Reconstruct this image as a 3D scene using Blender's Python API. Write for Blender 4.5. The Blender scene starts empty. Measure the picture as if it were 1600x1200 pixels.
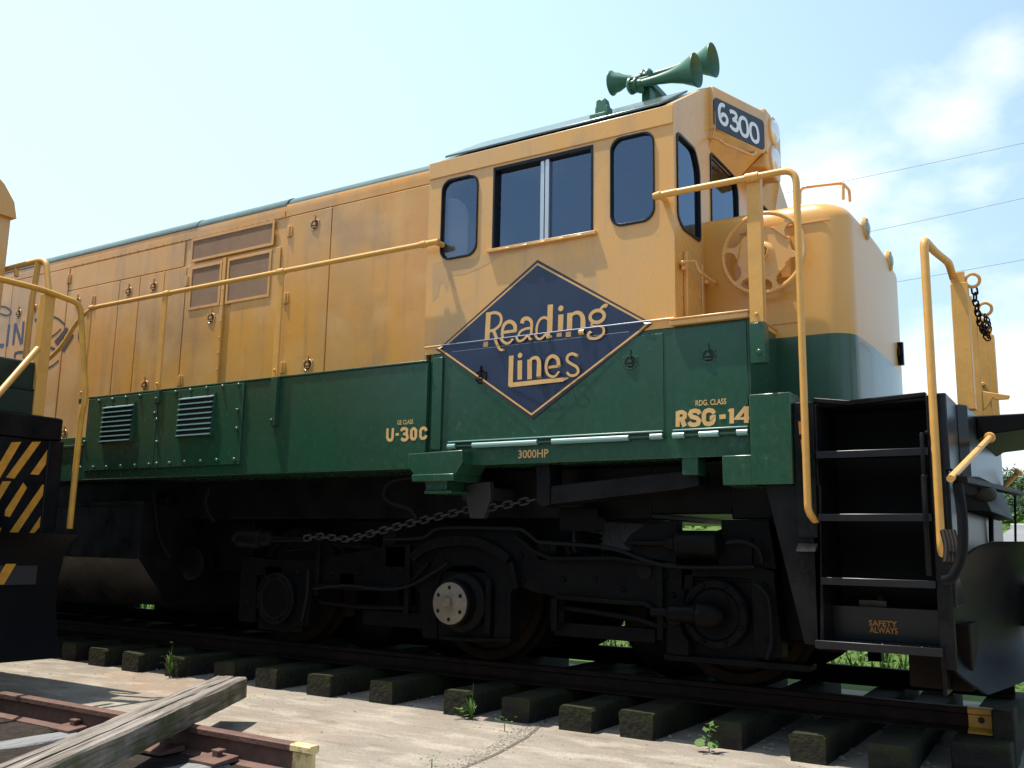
import bpy, bmesh, math, random
from mathutils import Vector, Matrix, geometry, noise
R = math.radians
random.seed(7)
SC = bpy.context.scene
COL = SC.collection

# ------------------------------------------------------------------ camera
F, PITCH, YAW, ROLL = 1458.27, .169098, .560804, .0175612
CAM = Vector((0, -7.0, 1.19))
cy, sy, cp, sp = math.cos(YAW), math.sin(YAW), math.cos(PITCH), math.sin(PITCH)
fwd = Vector((-sy*cp, cy*cp, sp)); rgt = Vector((cy, sy, 0)); upv = rgt.cross(fwd)
c_, s_ = math.cos(ROLL), math.sin(ROLL)
RT = c_*rgt + s_*upv; UP = c_*upv - s_*rgt
cd = bpy.data.cameras.new('camera'); cam = bpy.data.objects.new('camera', cd); COL.objects.link(cam)
cam.matrix_world = Matrix((RT, UP, -fwd)).transposed().to_4x4()
cam.location = CAM
cd.sensor_width = 36; cd.lens = F/1600*36; cd.clip_start = .05; cd.clip_end = 2000
SC.camera = cam

# ------------------------------------------------------------------ light
SUND = Vector((.33, .115, -1)).normalized()          # the way the sunlight travels
sl = bpy.data.lights.new('sun', 'SUN'); sl.energy = 5.0; sl.angle = R(.5); sl.color = (1, .93, .82)
so = bpy.data.objects.new('sun', sl); COL.objects.link(so)
so.rotation_euler = SUND.to_track_quat('-Z', 'Y').to_euler(); so.location = (-6, -6, 20)
SC.view_settings.view_transform = 'Standard'; SC.view_settings.look = 'None'
SC.view_settings.exposure = .60; SC.view_settings.gamma = 1
W = bpy.data.worlds.new('World'); SC.world = W; W.use_nodes = True

def raydir(px, py):
    return ((px-800)/F*RT - (py-600)/F*UP + fwd).normalized()

def build_world():
    nt = W.node_tree; N = nt.nodes; L = nt.links; N.clear()
    out = N.new('ShaderNodeOutputWorld'); bg = N.new('ShaderNodeBackground')
    sky = N.new('ShaderNodeTexSky'); sky.sky_type = 'NISHITA'; sky.sun_disc = False
    sky.sun_elevation = math.asin(-SUND.z); sky.sun_rotation = math.atan2(-SUND.x, -SUND.y)
    sky.air_density = 1.2; sky.dust_density = 2.2; sky.ozone_density = 1.6
    tc = N.new('ShaderNodeTexCoord')
    nz = N.new('ShaderNodeTexNoise'); nz.inputs['Scale'].default_value = 8.5
    nz.inputs['Detail'].default_value = 7; nz.inputs['Roughness'].default_value = .56
    mp = N.new('ShaderNodeMapping'); mp.inputs['Scale'].default_value = (1, 1, 1.7); mp.inputs['Location'].default_value = (1.3, .4, 2.2)
    L.new(tc.outputs['Generated'], mp.inputs[0]); L.new(mp.outputs[0], nz.inputs['Vector'])
    total = None
    def math_(op, a, b=None, clamp=False):
        m = N.new('ShaderNodeMath'); m.operation = op; m.use_clamp = clamp
        for i, v in enumerate((a, b)):
            if v is None: continue
            if isinstance(v, (int, float)): m.inputs[i].default_value = v
            else: L.new(v, m.inputs[i])
        return m.outputs[0]
    blobs = [(1310, 330, .10, 1.0), (1400, 345, .07, .85), (1505, 160, .085, .8), (1560, 110, .06, .6), (1530, 290, .06, .55), (1560, 600, .12, 1.3),
             (1460, 590, .07, 1.0), (1240, 300, .07, .9), (1640, 650, .16, 1.2), (1450, 150, .05, .6)]
    for px, py, r, a in blobs:
        d = raydir(px, py)
        dp = N.new('ShaderNodeVectorMath'); dp.operation = 'DISTANCE'; L.new(tc.outputs['Generated'], dp.inputs[0])
        dp.inputs[1].default_value = d
        v = math_('MULTIPLY', math_('SUBTRACT', 1, math_('DIVIDE', dp.outputs['Value'], r*1.25), True), a)
        total = v if total is None else math_('MAXIMUM', total, v)
    # broad scattered cloud everywhere else (seen in the reflections)
    nz2 = N.new('ShaderNodeTexNoise'); nz2.inputs['Scale'].default_value = 2.2; nz2.inputs['Detail'].default_value = 5
    L.new(tc.outputs['Generated'], nz2.inputs['Vector'])
    dvb = N.new('ShaderNodeVectorMath'); dvb.operation = 'DOT_PRODUCT'; L.new(tc.outputs['Generated'], dvb.inputs[0]); dvb.inputs[1].default_value = (.45, -.9, 0)
    back = math_('MULTIPLY', math_('ADD', dvb.outputs['Value'], .1, True), math_('MULTIPLY', math_('SUBTRACT', nz2.outputs[0], .42, True), 2.4))
    total = math_('MAXIMUM', total, back)
    m = math_('MULTIPLY', math_('SUBTRACT', math_('ADD', math_('MULTIPLY', nz.outputs[0], 1.7), total), 1.12), 1.7, True)
    m = math_('MULTIPLY', m, math_('MULTIPLY', total, 2.5, True), True)
    m = math_('MULTIPLY', m, .74)
    # thin bright summer haze: strongest low down and towards the left of the view
    sep = N.new('ShaderNodeSeparateXYZ'); L.new(tc.outputs['Generated'], sep.inputs[0])
    el = N.new('ShaderNodeMapRange'); el.inputs['From Min'].default_value = .0; el.inputs['From Max'].default_value = .75; el.inputs['To Min'].default_value = .85; el.inputs['To Max'].default_value = .45; L.new(sep.outputs['Z'], el.inputs[0])
    dl = N.new('ShaderNodeVectorMath'); dl.operation = 'DOT_PRODUCT'; L.new(tc.outputs['Generated'], dl.inputs[0]); dl.inputs[1].default_value = raydir(-300, 620)
    le = N.new('ShaderNodeMapRange'); le.inputs['From Min'].default_value = .35; le.inputs['From Max'].default_value = 1.0; le.inputs['To Min'].default_value = 0; le.inputs['To Max'].default_value = .9; L.new(dl.outputs['Value'], le.inputs[0])
    
    m0 = N.new('ShaderNodeMix'); m0.data_type = 'RGBA'; L.new(el.outputs[0], m0.inputs[0]); L.new(sky.outputs[0], m0.inputs[6]); m0.inputs[7].default_value = HAZE
    mh = N.new('ShaderNodeMix'); mh.data_type = 'RGBA'; L.new(le.outputs[0], mh.inputs[0]); L.new(m0.outputs[2], mh.inputs[6]); mh.inputs[7].default_value = (4.9, 6.8, 7.3, 1)
    mix = N.new('ShaderNodeMix'); mix.data_type = 'RGBA'
    L.new(m, mix.inputs[0]); L.new(mh.outputs[2], mix.inputs[6]); mix.inputs[7].default_value = (6.9, 7.2, 7.3, 1)
    L.new(mix.outputs[2], bg.inputs[0]); bg.inputs[1].default_value = .12
    L.new(bg.outputs[0], out.inputs[0])
HAZE = (3.5, 5.1, 6.6, 1)
build_world()

# ------------------------------------------------------------------ measuring: a pixel of the photo as a point on a real plane
def S(px, py, Y):
    d = raydir(px, py); return CAM + d*((Y-CAM.y)/d.y)
def SX(px, py, X):
    d = raydir(px, py); return CAM + d*((X-CAM.x)/d.x)
def SZ(px, py, Z):
    d = raydir(px, py); return CAM + d*((Z-CAM.z)/d.z)
def SP(px, py, o, n):
    d = raydir(px, py); return CAM + d*((o-CAM).dot(n)/d.dot(n))

# ------------------------------------------------------------------ materials
MATS = {}
def mat(name, col, rough=.5, metal=0, spec=.5, var=None, scale=3, stretch=(1, 1, 1), amount=.5, bump=0, bscale=40, coat=0, fine=None, fscale=60, famount=.3, lo=.4, hi=.65, rvar=0):
    m = bpy.data.materials.new(name); m.use_nodes = True
    nt = m.node_tree; N = nt.nodes; L = nt.links; b = N['Principled BSDF']
    b.inputs['Roughness'].default_value = rough; b.inputs['Metallic'].default_value = metal
    b.inputs['Specular IOR Level'].default_value = spec; b.inputs['Coat Weight'].default_value = coat
    b.inputs['Coat Roughness'].default_value = .08
    b.inputs['Base Color'].default_value = (*col, 1)
    tc = N.new('ShaderNodeTexCoord'); cur = None
    def layer(cur, c2, sc, st, am, lo, hi, det=6):
        mp = N.new('ShaderNodeMapping'); mp.inputs['Scale'].default_value = st; L.new(tc.outputs['Object'], mp.inputs[0])
        nz = N.new('ShaderNodeTexNoise'); nz.inputs['Scale'].default_value = sc; nz.inputs['Detail'].default_value = det; nz.inputs['Roughness'].default_value = .6
        L.new(mp.outputs[0], nz.inputs['Vector'])
        rp = N.new('ShaderNodeMapRange'); rp.inputs['From Min'].default_value = lo; rp.inputs['From Max'].default_value = hi; rp.inputs['To Max'].default_value = am
        L.new(nz.outputs[0], rp.inputs[0])
        mx = N.new('ShaderNodeMix'); mx.data_type = 'RGBA'; L.new(rp.outputs[0], mx.inputs[0])
        if cur is None: mx.inputs[6].default_value = (*col, 1)
        else: L.new(cur, mx.inputs[6])
        mx.inputs[7].default_value = (*c2, 1)
        return mx.outputs[2], nz
    if var:
        vs = var if isinstance(var, list) else [(var, scale, stretch, amount, lo, hi)]
        for v in vs: cur, nz0 = layer(cur, *v)
    if fine: cur, _ = layer(cur, fine, fscale, (1, 1, 1), famount, .35, .7, 3)
    if cur is not None: L.new(cur, b.inputs['Base Color'])
    if rvar and var:
        rp = N.new('ShaderNodeMapRange'); rp.inputs['From Min'].default_value = .3; rp.inputs['From Max'].default_value = .7
        rp.inputs['To Min'].default_value = max(.02, rough-rvar); rp.inputs['To Max'].default_value = rough+rvar
        L.new(nz0.outputs[0], rp.inputs[0]); L.new(rp.outputs[0], b.inputs['Roughness'])
    if bump:
        nz = N.new('ShaderNodeTexNoise'); nz.inputs['Scale'].default_value = bscale; nz.inputs['Detail'].default_value = 4
        L.new(tc.outputs['Object'], nz.inputs['Vector'])
        bp = N.new('ShaderNodeBump'); bp.inputs['Strength'].default_value = bump; bp.inputs['Distance'].default_value = .02
        L.new(nz.outputs[0], bp.inputs['Height']); L.new(bp.outputs[0], b.inputs['Normal'])
    MATS[name] = m
    return m

YEL = (.63, .30, .052)
mat('yellow', YEL, .30, spec=.75, var=[((.47, .27, .11), 1.1, (1, 1, .35), .6, .44, .60), ((.28, .17, .08), 7, (1, 1, .09), .5, .52, .70), ((.33, .21, .11), .9, (1, 1, 1), .6, .54, .66), ((.14, .085, .05), 22, (1, 1, .45), .7, .69, .72), ((.68, .42, .17), 2.3, (1, 1, 1), .5, .5, .7)],
    fine=(.45, .26, .09), fscale=45, famount=.22, bump=.18, bscale=2.0, rvar=.08)
mat('cab_yellow', (.67, .345, .085), .30, spec=.7, var=[((.57, .36, .17), 1.4, (1, 1, .5), .6, .42, .62), ((.38, .24, .11), 6, (1, 1, .12), .5, .55, .72), ((.46, .29, .14), 1.7, (1, 1, .7), .6, .56, .66), ((.15, .09, .05), 20, (1, 1, .5), .7, .70, .73)],
    fine=(.55, .32, .1), fscale=45, famount=.18, bump=.15, bscale=1.8, rvar=.06)
mat('rail_yellow', (.66, .35, .08), .42, var=((.50, .27, .06)), scale=9, amount=.5, fine=(.4, .2, .05), fscale=70, famount=.25)
mat('old_yellow', (.60, .30, .03), .5, var=((.36, .17, .03)), scale=8, amount=.6)
mat('stripe_orange', (.62, .27, .02), .5, var=((.35, .15, .02)), scale=12, amount=.6)
mat('green', (.011, .062, .027), .24, spec=.55, var=[((.022, .048, .028), 1.3, (1, 1, .6), .6, .4, .65), ((.02, .065, .045), 9, (1, 1, .12), .35, .5, .75), ((.15, .19, .165), 24, (1, 1, .8), .6, .70, .725)],
    fine=(.03, .08, .06), fscale=50, famount=.2, bump=.17, bscale=2.2, rvar=.08)
mat('horn_green', (.028, .12, .072), .42, var=((.05, .16, .10)), scale=14, amount=.5)
mat('roof_green', (.03, .07, .06), .22, spec=.8, var=((.10, .13, .12)), scale=3, amount=.6, fine=(.15, .17, .16), fscale=30, famount=.3, bump=.1, bscale=5)
mat('near_green', (.006, .022, .017), .4, spec=.3, var=((.012, .026, .022)), scale=3, amount=.6)
mat('blue', (.013, .022, .058), .28, spec=.5, var=((.022, .033, .07)), scale=4, amount=.6, fine=(.028, .038, .07), fscale=50, famount=.25, bump=.08, bscale=2.2)
mat('letter', (.66, .40, .15), .42, var=((.55, .32, .11)), scale=14, amount=.6)
mat('letter_blue', (.03, .055, .13), .45, var=((.07, .09, .16)), scale=18, amount=.6)
mat('letter_brown', (.05, .022, .02), .45); mat('plow_black', (.005, .005, .006), .42, spec=.14, var=((.011, .010, .010)), scale=3, amount=.7, bump=.12, bscale=5)
mat('orange_letter', (.55, .20, .02), .5)
mat('white_digit', (.72, .76, .80), .4, var=((.6, .64, .68)), scale=20, amount=.5)
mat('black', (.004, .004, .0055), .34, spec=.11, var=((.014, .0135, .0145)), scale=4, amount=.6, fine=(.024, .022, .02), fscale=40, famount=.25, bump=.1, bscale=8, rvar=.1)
mat('black_gloss', (.006, .006, .009), .3, spec=.35, var=((.014, .014, .016)), scale=3, amount=.5, bump=.12, bscale=3)
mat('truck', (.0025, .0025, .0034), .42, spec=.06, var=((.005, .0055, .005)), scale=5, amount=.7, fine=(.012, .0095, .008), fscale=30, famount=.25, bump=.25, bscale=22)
mat('wheel_rust', (.007, .0045, .0035), .65, spec=.1, var=((.016, .008, .005)), scale=6, amount=.7)
mat('rail_rust', (.10, .05, .037), .7, var=((.17, .085, .06)), scale=9, amount=.7, fine=(.07, .035, .025), fscale=60, famount=.5, bump=.2, bscale=50)
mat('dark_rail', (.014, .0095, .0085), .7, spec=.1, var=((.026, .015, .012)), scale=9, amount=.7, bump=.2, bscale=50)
mat('gasket', (.006, .006, .009), .4, spec=.3)
mat('dark_in', (.02, .02, .022), .8)
mat('silver', (.55, .55, .56), .35, metal=.9)
mat('chrome', (.8, .8, .8), .12, metal=1)
mat('cap_tan', (.115, .092, .068), .5, metal=.0, var=((.2, .16, .11)), scale=14, amount=.6)
mat('screen', (.27, .155, .085), .8, var=((.17, .095, .055)), scale=4, amount=.5, bump=.6, bscale=240)
mat('pale', (.88, .80, .80), .7)
mat('skylit_edge', (.16, .30, .28), .35, spec=.7); mat('bead_blue', (.03, .05, .12), .36, spec=1.0); mat('board', (.014, .016, .034), .35); mat('black_matte', (.006, .006, .007), .5, spec=.06, var=((.008, .0085, .008)), scale=4, amount=.6); mat('headlight', (.8, .8, .8), .15, metal=.4)  # louver lips and drip edges: green lightened, skylight sheen put into the colour
mat('lens', (.22, .28, .2), .08, spec=.8, coat=.5)
mat('concrete', (.285, .257, .215), .92, spec=.15, var=[((.20, .175, .145), .9, (1, 1, 1), .85, .38, .62), ((.43, .385, .32), 3.2, (.7, 1.6, 1), .7, .48, .64), ((.13, .105, .08), 5, (.6, 1.6, 1), .6, .56, .7), ((.15, .12, .10), 16, (1, 1, 1), .5, .57, .68), ((.30, .13, .05), .55, (.6, 1, 1), .35, .54, .7)],
    fine=(.2, .17, .14), fscale=70, famount=.55, bump=.5, bscale=45)
mat('asphalt', (.17, .17, .18), .9, var=((.22, .22, .22)), scale=.6, amount=.6, fine=(.1, .1, .1), fscale=40, famount=.4)
mat('curb', (.6, .58, .53), .8)
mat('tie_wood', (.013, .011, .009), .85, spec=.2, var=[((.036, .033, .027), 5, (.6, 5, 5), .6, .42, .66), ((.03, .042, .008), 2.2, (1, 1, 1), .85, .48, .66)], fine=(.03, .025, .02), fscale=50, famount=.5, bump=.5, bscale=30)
mat('white_tie', (.19, .195, .205), .85, var=[((.12, .12, .12), 5, (6, .7, 6), .8, .42, .66)], bump=.4, bscale=40)
mat('grass', (.06, .11, .02), .9, spec=.15, var=((.10, .15, .035)), scale=.7, amount=.7, fine=(.06, .11, .02), fscale=8, famount=.5)
mat('leaf', (.05, .11, .018), .6, spec=.25, var=((.10, .18, .03)), scale=6, amount=.7)
mat('tree_leaf', (.05, .095, .04), .6, spec=.2, var=((.09, .14, .06)), scale=.8, amount=.8)
mat('bark', (.09, .07, .05), .9)
mat('wire', (.08, .08, .09), .6)
mat('rusty_orange', (.5, .14, .03), .6)
mat('hose', (.007, .007, .008), .5, spec=.08)
mat('steel_dark', (.028, .026, .026), .5, spec=.25)

def wood():
    m = mat('beam_wood', (.30, .265, .225), .9, spec=.2)
    nt = m.node_tree; N = nt.nodes; L = nt.links; b = N['Principled BSDF']
    tc = N.new('ShaderNodeTexCoord'); mp = N.new('ShaderNodeMapping'); mp.inputs['Scale'].default_value = (1.1, 26, 26)
    L.new(tc.outputs['Object'], mp.inputs[0])
    nz = N.new('ShaderNodeTexNoise'); nz.inputs['Scale'].default_value = 1.6; nz.inputs['Detail'].default_value = 8; nz.inputs['Roughness'].default_value = .65; nz.inputs['Distortion'].default_value = .6
    L.new(mp.outputs[0], nz.inputs['Vector'])
    cr = N.new('ShaderNodeValToRGB'); e = cr.color_ramp.elements
    e[0].position = .33; e[0].color = (.05, .04, .035, 1); e[1].position = .68; e[1].color = (.33, .295, .265, 1)
    k = cr.color_ramp.elements.new(.47); k.color = (.185, .16, .138, 1)
    L.new(nz.outputs[0], cr.inputs[0])
    n2 = N.new('ShaderNodeTexNoise'); n2.inputs['Scale'].default_value = 4; L.new(tc.outputs['Object'], n2.inputs['Vector']); n2.inputs['Detail'].default_value = 5
    geo = N.new('ShaderNodeNewGeometry'); sep = N.new('ShaderNodeSeparateXYZ'); L.new(geo.outputs['Normal'], sep.inputs[0])
    # noisy olive patches darken the vertical sides of the old timber
    inv = N.new('ShaderNodeMapRange'); inv.inputs['From Min'].default_value = .75; inv.inputs['From Max'].default_value = .2; L.new(sep.outputs['Z'], inv.inputs[0])
    r2 = N.new('ShaderNodeMapRange'); r2.inputs['From Min'].default_value = .40; r2.inputs['From Max'].default_value = .62; r2.inputs['To Max'].default_value = .85; L.new(n2.outputs[0], r2.inputs[0])
    mu = N.new('ShaderNodeMath'); mu.operation = 'MULTIPLY'; L.new(inv.outputs[0], mu.inputs[0]); L.new(r2.outputs[0], mu.inputs[1])
    mx = N.new('ShaderNodeMix'); mx.data_type = 'RGBA'; L.new(mu.outputs[0], mx.inputs[0]); L.new(cr.outputs[0], mx.inputs[6]); mx.inputs[7].default_value = (.07, .078, .024, 1)
    L.new(mx.outputs[2], b.inputs['Base Color'])
    bp = N.new('ShaderNodeBump'); bp.inputs['Strength'].default_value = .9; bp.inputs['Distance'].default_value = .02; L.new(nz.outputs[0], bp.inputs['Height']); L.new(bp.outputs[0], b.inputs['Normal'])
wood()

def glass():
    m = bpy.data.materials.new('glass'); m.use_nodes = True; nt = m.node_tree; N = nt.nodes; L = nt.links
    out = N['Material Output']; N.remove(N['Principled BSDF'])
    tr = N.new('ShaderNodeBsdfTransparent'); tr.inputs[0].default_value = (.72, .75, .80, 1)
    gl = N.new('ShaderNodeBsdfGlossy'); gl.inputs['Roughness'].default_value = .015; gl.inputs[0].default_value = (.56, .74, 1, 1)
    fr = N.new('ShaderNodeFresnel'); fr.inputs[0].default_value = 2.3
    mx = N.new('ShaderNodeMixShader'); L.new(fr.outputs[0], mx.inputs[0]); L.new(tr.outputs[0], mx.inputs[1]); L.new(gl.outputs[0], mx.inputs[2]); L.new(mx.outputs[0], out.inputs[0])
    MATS['glass'] = m
glass()

# ------------------------------------------------------------------ objects
def tag(o, label=None, cat=None, group=None, kind=None):
    if label: o['label'] = label
    if cat: o['category'] = cat
    if group: o['group'] = group
    if kind: o['kind'] = kind
    return o
WLOC = {}
def empty(name, loc, label, cat, group=None):
    o = bpy.data.objects.new(name, None); COL.objects.link(o); o.location = loc; o.empty_display_size = .2
    WLOC[o] = Vector(loc); tag(o, label, cat, group); return o

class MB:
    def __init__(s, smooth=35): s.bm = bmesh.new(); s.mi = 0; s.smooth = smooth
    def face(s, pts):
        vs = [s.bm.verts.new(p) for p in pts]
        try:
            f = s.bm.faces.new(vs); f.material_index = s.mi; return f
        except ValueError: return None
    def fv(s, vs):
        try: f = s.bm.faces.new(vs); f.material_index = s.mi; return f
        except ValueError: return None
    def box(s, x0, x1, y0, y1, z0, z1):
        return s.hexa([(x0, y0, z0), (x1, y0, z0), (x1, y1, z0), (x0, y1, z0)], [(x0, y0, z1), (x1, y0, z1), (x1, y1, z1), (x0, y1, z1)])
    def hexa(s, b, t): return s.loft([b, t])
    def loft(s, rings, caps=True, closed=True):
        V = [[s.bm.verts.new(p) for p in r] for r in rings]; n = len(V[0])
        for a, b in zip(V, V[1:]):
            for i in range(n if closed else n-1):
                j = (i+1) % n; s.fv([a[i], a[j], b[j], b[i]])
        if caps: s.fv(V[0][::-1]); s.fv(V[-1])
        return V
    def prism(s, poly, fn0, fn1):
        s.loft([[fn0(*p) for p in poly], [fn1(*p) for p in poly]])
    def prism_xz(s, poly, y0, y1): s.prism(poly, lambda a, b: (a, y0, b), lambda a, b: (a, y1, b))
    def prism_yz(s, poly, x0, x1): s.prism(poly, lambda a, b: (x0, a, b), lambda a, b: (x1, a, b))
    def prism_xy(s, poly, z0, z1): s.prism(poly, lambda a, b: (a, b, z0), lambda a, b: (a, b, z1))
    def holed(s, outer, holes, fn0, fn1):
        loops = [outer]+holes
        tri = geometry.tessellate_polygon([[Vector((a, b, 0)) for a, b in l] for l in loops])
        flat = [p for l in loops for p in l]
        A = [s.bm.verts.new(fn0(*p)) for p in flat]; B = [s.bm.verts.new(fn1(*p)) for p in flat]
        for t in tri: s.fv([A[i] for i in t]); s.fv([B[i] for i in t][::-1])
        k = 0
        for l in loops:
            n = len(l)
            for i in range(n):
                j = (i+1) % n; s.fv([A[k+i], A[k+j], B[k+j], B[k+i]])
            k += n
    def tube(s, path, r, n=8, caps=True, closed=False):
        P = [Vector(p) for p in path]; m = len(P); rs = r if isinstance(r, (list, tuple)) else [r]*m
        T = []
        for i in range(m):
            a = P[i-1] if (i > 0 or closed) else P[i]; b = P[(i+1) % m] if (i < m-1 or closed) else P[i]
            T.append((b-a).normalized() if (b-a).length > 1e-9 else Vector((0, 0, 1)))
        u = T[0].orthogonal().normalized(); rings = []
        for i in range(m):
            u = (u-T[i]*u.dot(T[i])); u = u.normalized() if u.length > 1e-6 else T[i].orthogonal().normalized()
            v = T[i].cross(u)
            rings.append([P[i]+(u*math.cos(2*math.pi*k/n)+v*math.sin(2*math.pi*k/n))*rs[i] for k in range(n)])
        if closed: rings.append(rings[0]); s.loft(rings, caps=False)
        else: s.loft(rings, caps=caps)
    def lathe(s, o, d, prof, n=20, caps=True):
        o = Vector(o); d = Vector(d).normalized(); u = d.orthogonal().normalized(); v = d.cross(u)
        s.loft([[o+d*t+(u*math.cos(2*math.pi*k/n)+v*math.sin(2*math.pi*k/n))*max(r, 1e-4) for k in range(n)] for t, r in prof], caps=caps)
    def torus(s, c, axis, R_, r, n=24, m=8):
        c = Vector(c); d = Vector(axis).normalized(); u = d.orthogonal().normalized(); v = d.cross(u)
        s.tube([c+(u*math.cos(2*math.pi*k/n)+v*math.sin(2*math.pi*k/n))*R_ for k in range(n)], r, m, closed=True)
    def bolt(s, c, d, r=.012, h=.01): s.lathe(c, d, [(0, r), (h*.7, r*.8), (h, r*.3)], 7)
    def split(s, name, mats, parent=None, bevel=0, label=None, near=.004):
        """one part per separate piece"""
        bm = s.bm; bmesh.ops.remove_doubles(bm, verts=bm.verts, dist=1e-6); seen = {}; comps = []
        for v in bm.verts:
            if v in seen: continue
            st = [v]; seen[v] = len(comps); c = []
            while st:
                a = st.pop(); c.append(a)
                for e in a.link_edges:
                    o = e.other_vert(a)
                    if o not in seen: seen[o] = len(comps); st.append(o)
            comps.append(c)
        bb = [[min(v.co[i] for v in c)-near for i in range(3)]+[max(v.co[i] for v in c)+near for i in range(3)] for c in comps]
        par = list(range(len(comps)))
        def find(i):
            while par[i] != i: i = par[i]
            return i
        for i in range(len(comps)):
            for j in range(i):
                if all(bb[i][k] <= bb[j][k+3] and bb[j][k] <= bb[i][k+3] for k in range(3)): par[find(i)] = find(j)
        out = []
        for r in sorted(set(find(i) for i in range(len(comps)))):
            m = MB(s.smooth); mp = {}
            for f in bm.faces:
                if find(seen[f.verts[0]]) == r:
                    vs = []
                    for v in f.verts:
                        if v not in mp: mp[v] = m.bm.verts.new(v.co)
                        vs.append(mp[v])
                    nf = m.bm.faces.new(vs); nf.material_index = f.material_index
            out.append(m.build(name, mats, parent, bevel, label))
        bm.free(); return out[0]
    def build(s, name, mats, parent=None, bevel=0, label=None):
        me = bpy.data.meshes.new(name); bm = s.bm
        bmesh.ops.remove_doubles(bm, verts=bm.verts, dist=1e-6)
        if not getattr(s, 'norecalc', 0): bmesh.ops.recalc_face_normals(bm, faces=bm.faces)
        if s.smooth:
            a = R(s.smooth)
            for f in bm.faces: f.smooth = True
            for e in bm.edges: e.smooth = len(e.link_faces) == 2 and e.calc_face_angle(0) < a
        loc = Vector((0, 0, 0))
        if parent is not None: loc = WLOC.get(parent, loc)
        else:
            lo = [min(v.co[i] for v in bm.verts) for i in range(3)]; hi = [max(v.co[i] for v in bm.verts) for i in range(3)]
            loc = Vector(((lo[0]+hi[0])/2, (lo[1]+hi[1])/2, lo[2]))
        bmesh.ops.translate(bm, verts=bm.verts, vec=-loc)
        bm.to_mesh(me); bm.free()
        for m in ([mats] if isinstance(mats, str) else mats): me.materials.append(MATS[m])
        o = bpy.data.objects.new(name, me); COL.objects.link(o); WLOC[o] = loc
        if parent is not None: o.parent = parent
        else: o.location = loc
        if bevel:
            b = o.modifiers.new('bevel', 'BEVEL'); b.width = bevel; b.segments = 2; b.limit_method = 'ANGLE'; b.angle_limit = R(40); b.harden_normals = False
        if label: o['label'] = label
        return o

def fillet(path, r=.06, n=5):
    P = [Vector(p) for p in path]; out = [P[0]]
    for a, b, c in zip(P, P[1:], P[2:]):
        u = (a-b); w = (c-b); k = min(r, u.length*.45, w.length*.45)
        p, q = b+u.normalized()*k, b+w.normalized()*k
        for i in range(n+1):
            t = i/n; out.append(p*(1-t)**2+b*2*t*(1-t)+q*t*t)
    out.append(P[-1]); return out
def rrect(x0, x1, z0, z1, r, n=5):
    o = []
    for cx, cz, a0 in ((x1-r, z1-r, 0), (x0+r, z1-r, 90), (x0+r, z0+r, 180), (x1-r, z0+r, 270)):
        for i in range(n+1):
            a = R(a0+90*i/n); o.append((cx+r*math.cos(a), cz+r*math.sin(a)))
    return o
def catmull(pts, n=5, closed=False):
    P = [Vector(p) for p in pts]; m = len(P); out = []
    for i in range(m if closed else m-1):
        p0 = P[(i-1) % m] if (closed or i > 0) else P[i]; p1 = P[i]; p2 = P[(i+1) % m]; p3 = P[(i+2) % m] if (closed or i+2 < m) else p2
        for k in range(n):
            t = k/n; out.append(.5*((2*p1)+(p2-p0)*t+(2*p0-5*p1+4*p2-p3)*t*t+(3*p1-p0-3*p2+p3)*t**3))
    if not closed: out.append(P[-1])
    return out

# painted strokes: centre lines given in the photo, laid on a real plane; each stroke is a thin ribbon of paint
class Paint:
    def __init__(s, o, n, lift=.002):
        s.o = Vector(o); s.n = Vector(n).normalized(); s.mb = MB(0); s.k = 0; s.lift = lift
    def P(s, px, py): return SP(px, py, s.o, s.n)
    def ribbon(s, pts, w, closed=False):
        m = len(pts); ws = w if isinstance(w, (list, tuple)) else [w]*m
        if len(ws) != m: ws = [ws[0]+(ws[-1]-ws[0])*i/(m-1) for i in range(m)]
        lift = s.n*(s.lift+s.k*.0002); s.k += 1; A = []; B = []
        for i in range(m):
            a = pts[i-1] if (i > 0 or closed) else pts[i]; b = pts[(i+1) % m] if (i < m-1 or closed) else pts[i]
            t = (b-a).normalized(); t1 = (pts[i]-a).normalized() if (pts[i]-a).length > 1e-9 else t
            sd = t.cross(s.n); c = max(.5, abs(t.dot(t1))); h = ws[i]*.5/c
            A.append(s.mb.bm.verts.new(pts[i]+sd*h+lift)); B.append(s.mb.bm.verts.new(pts[i]-sd*h+lift))
        for i in range(m if closed else m-1):
            j = (i+1) % m; s.mb.fv([A[i], A[j], B[j], B[i]])
    def line(s, pxs, w, curve=False, closed=False):
        P = [s.P(*p) for p in pxs]
        if curve: P = catmull(P, 6, closed)
        if closed and not curve: pass
        s.ribbon(P, w, closed)
    def fill(s, pxs, curve=False):
        P = [s.P(*p) for p in pxs]
        if curve: P = catmull(P, 6, True)
        lift = s.n*(s.lift+s.k*.0002); s.k += 1
        s.mb.face([p+lift for p in P])
    def dot(s, px, py, r):
        c = s.P(px, py); u = s.n.orthogonal().normalized(); v = s.n.cross(u); lift = s.n*(s.lift+s.k*.0002); s.k += 1
        s.mb.face([c+lift+(u*math.cos(a)+v*math.sin(a))*r for a in [2*math.pi*i/14 for i in range(14)]])

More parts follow.
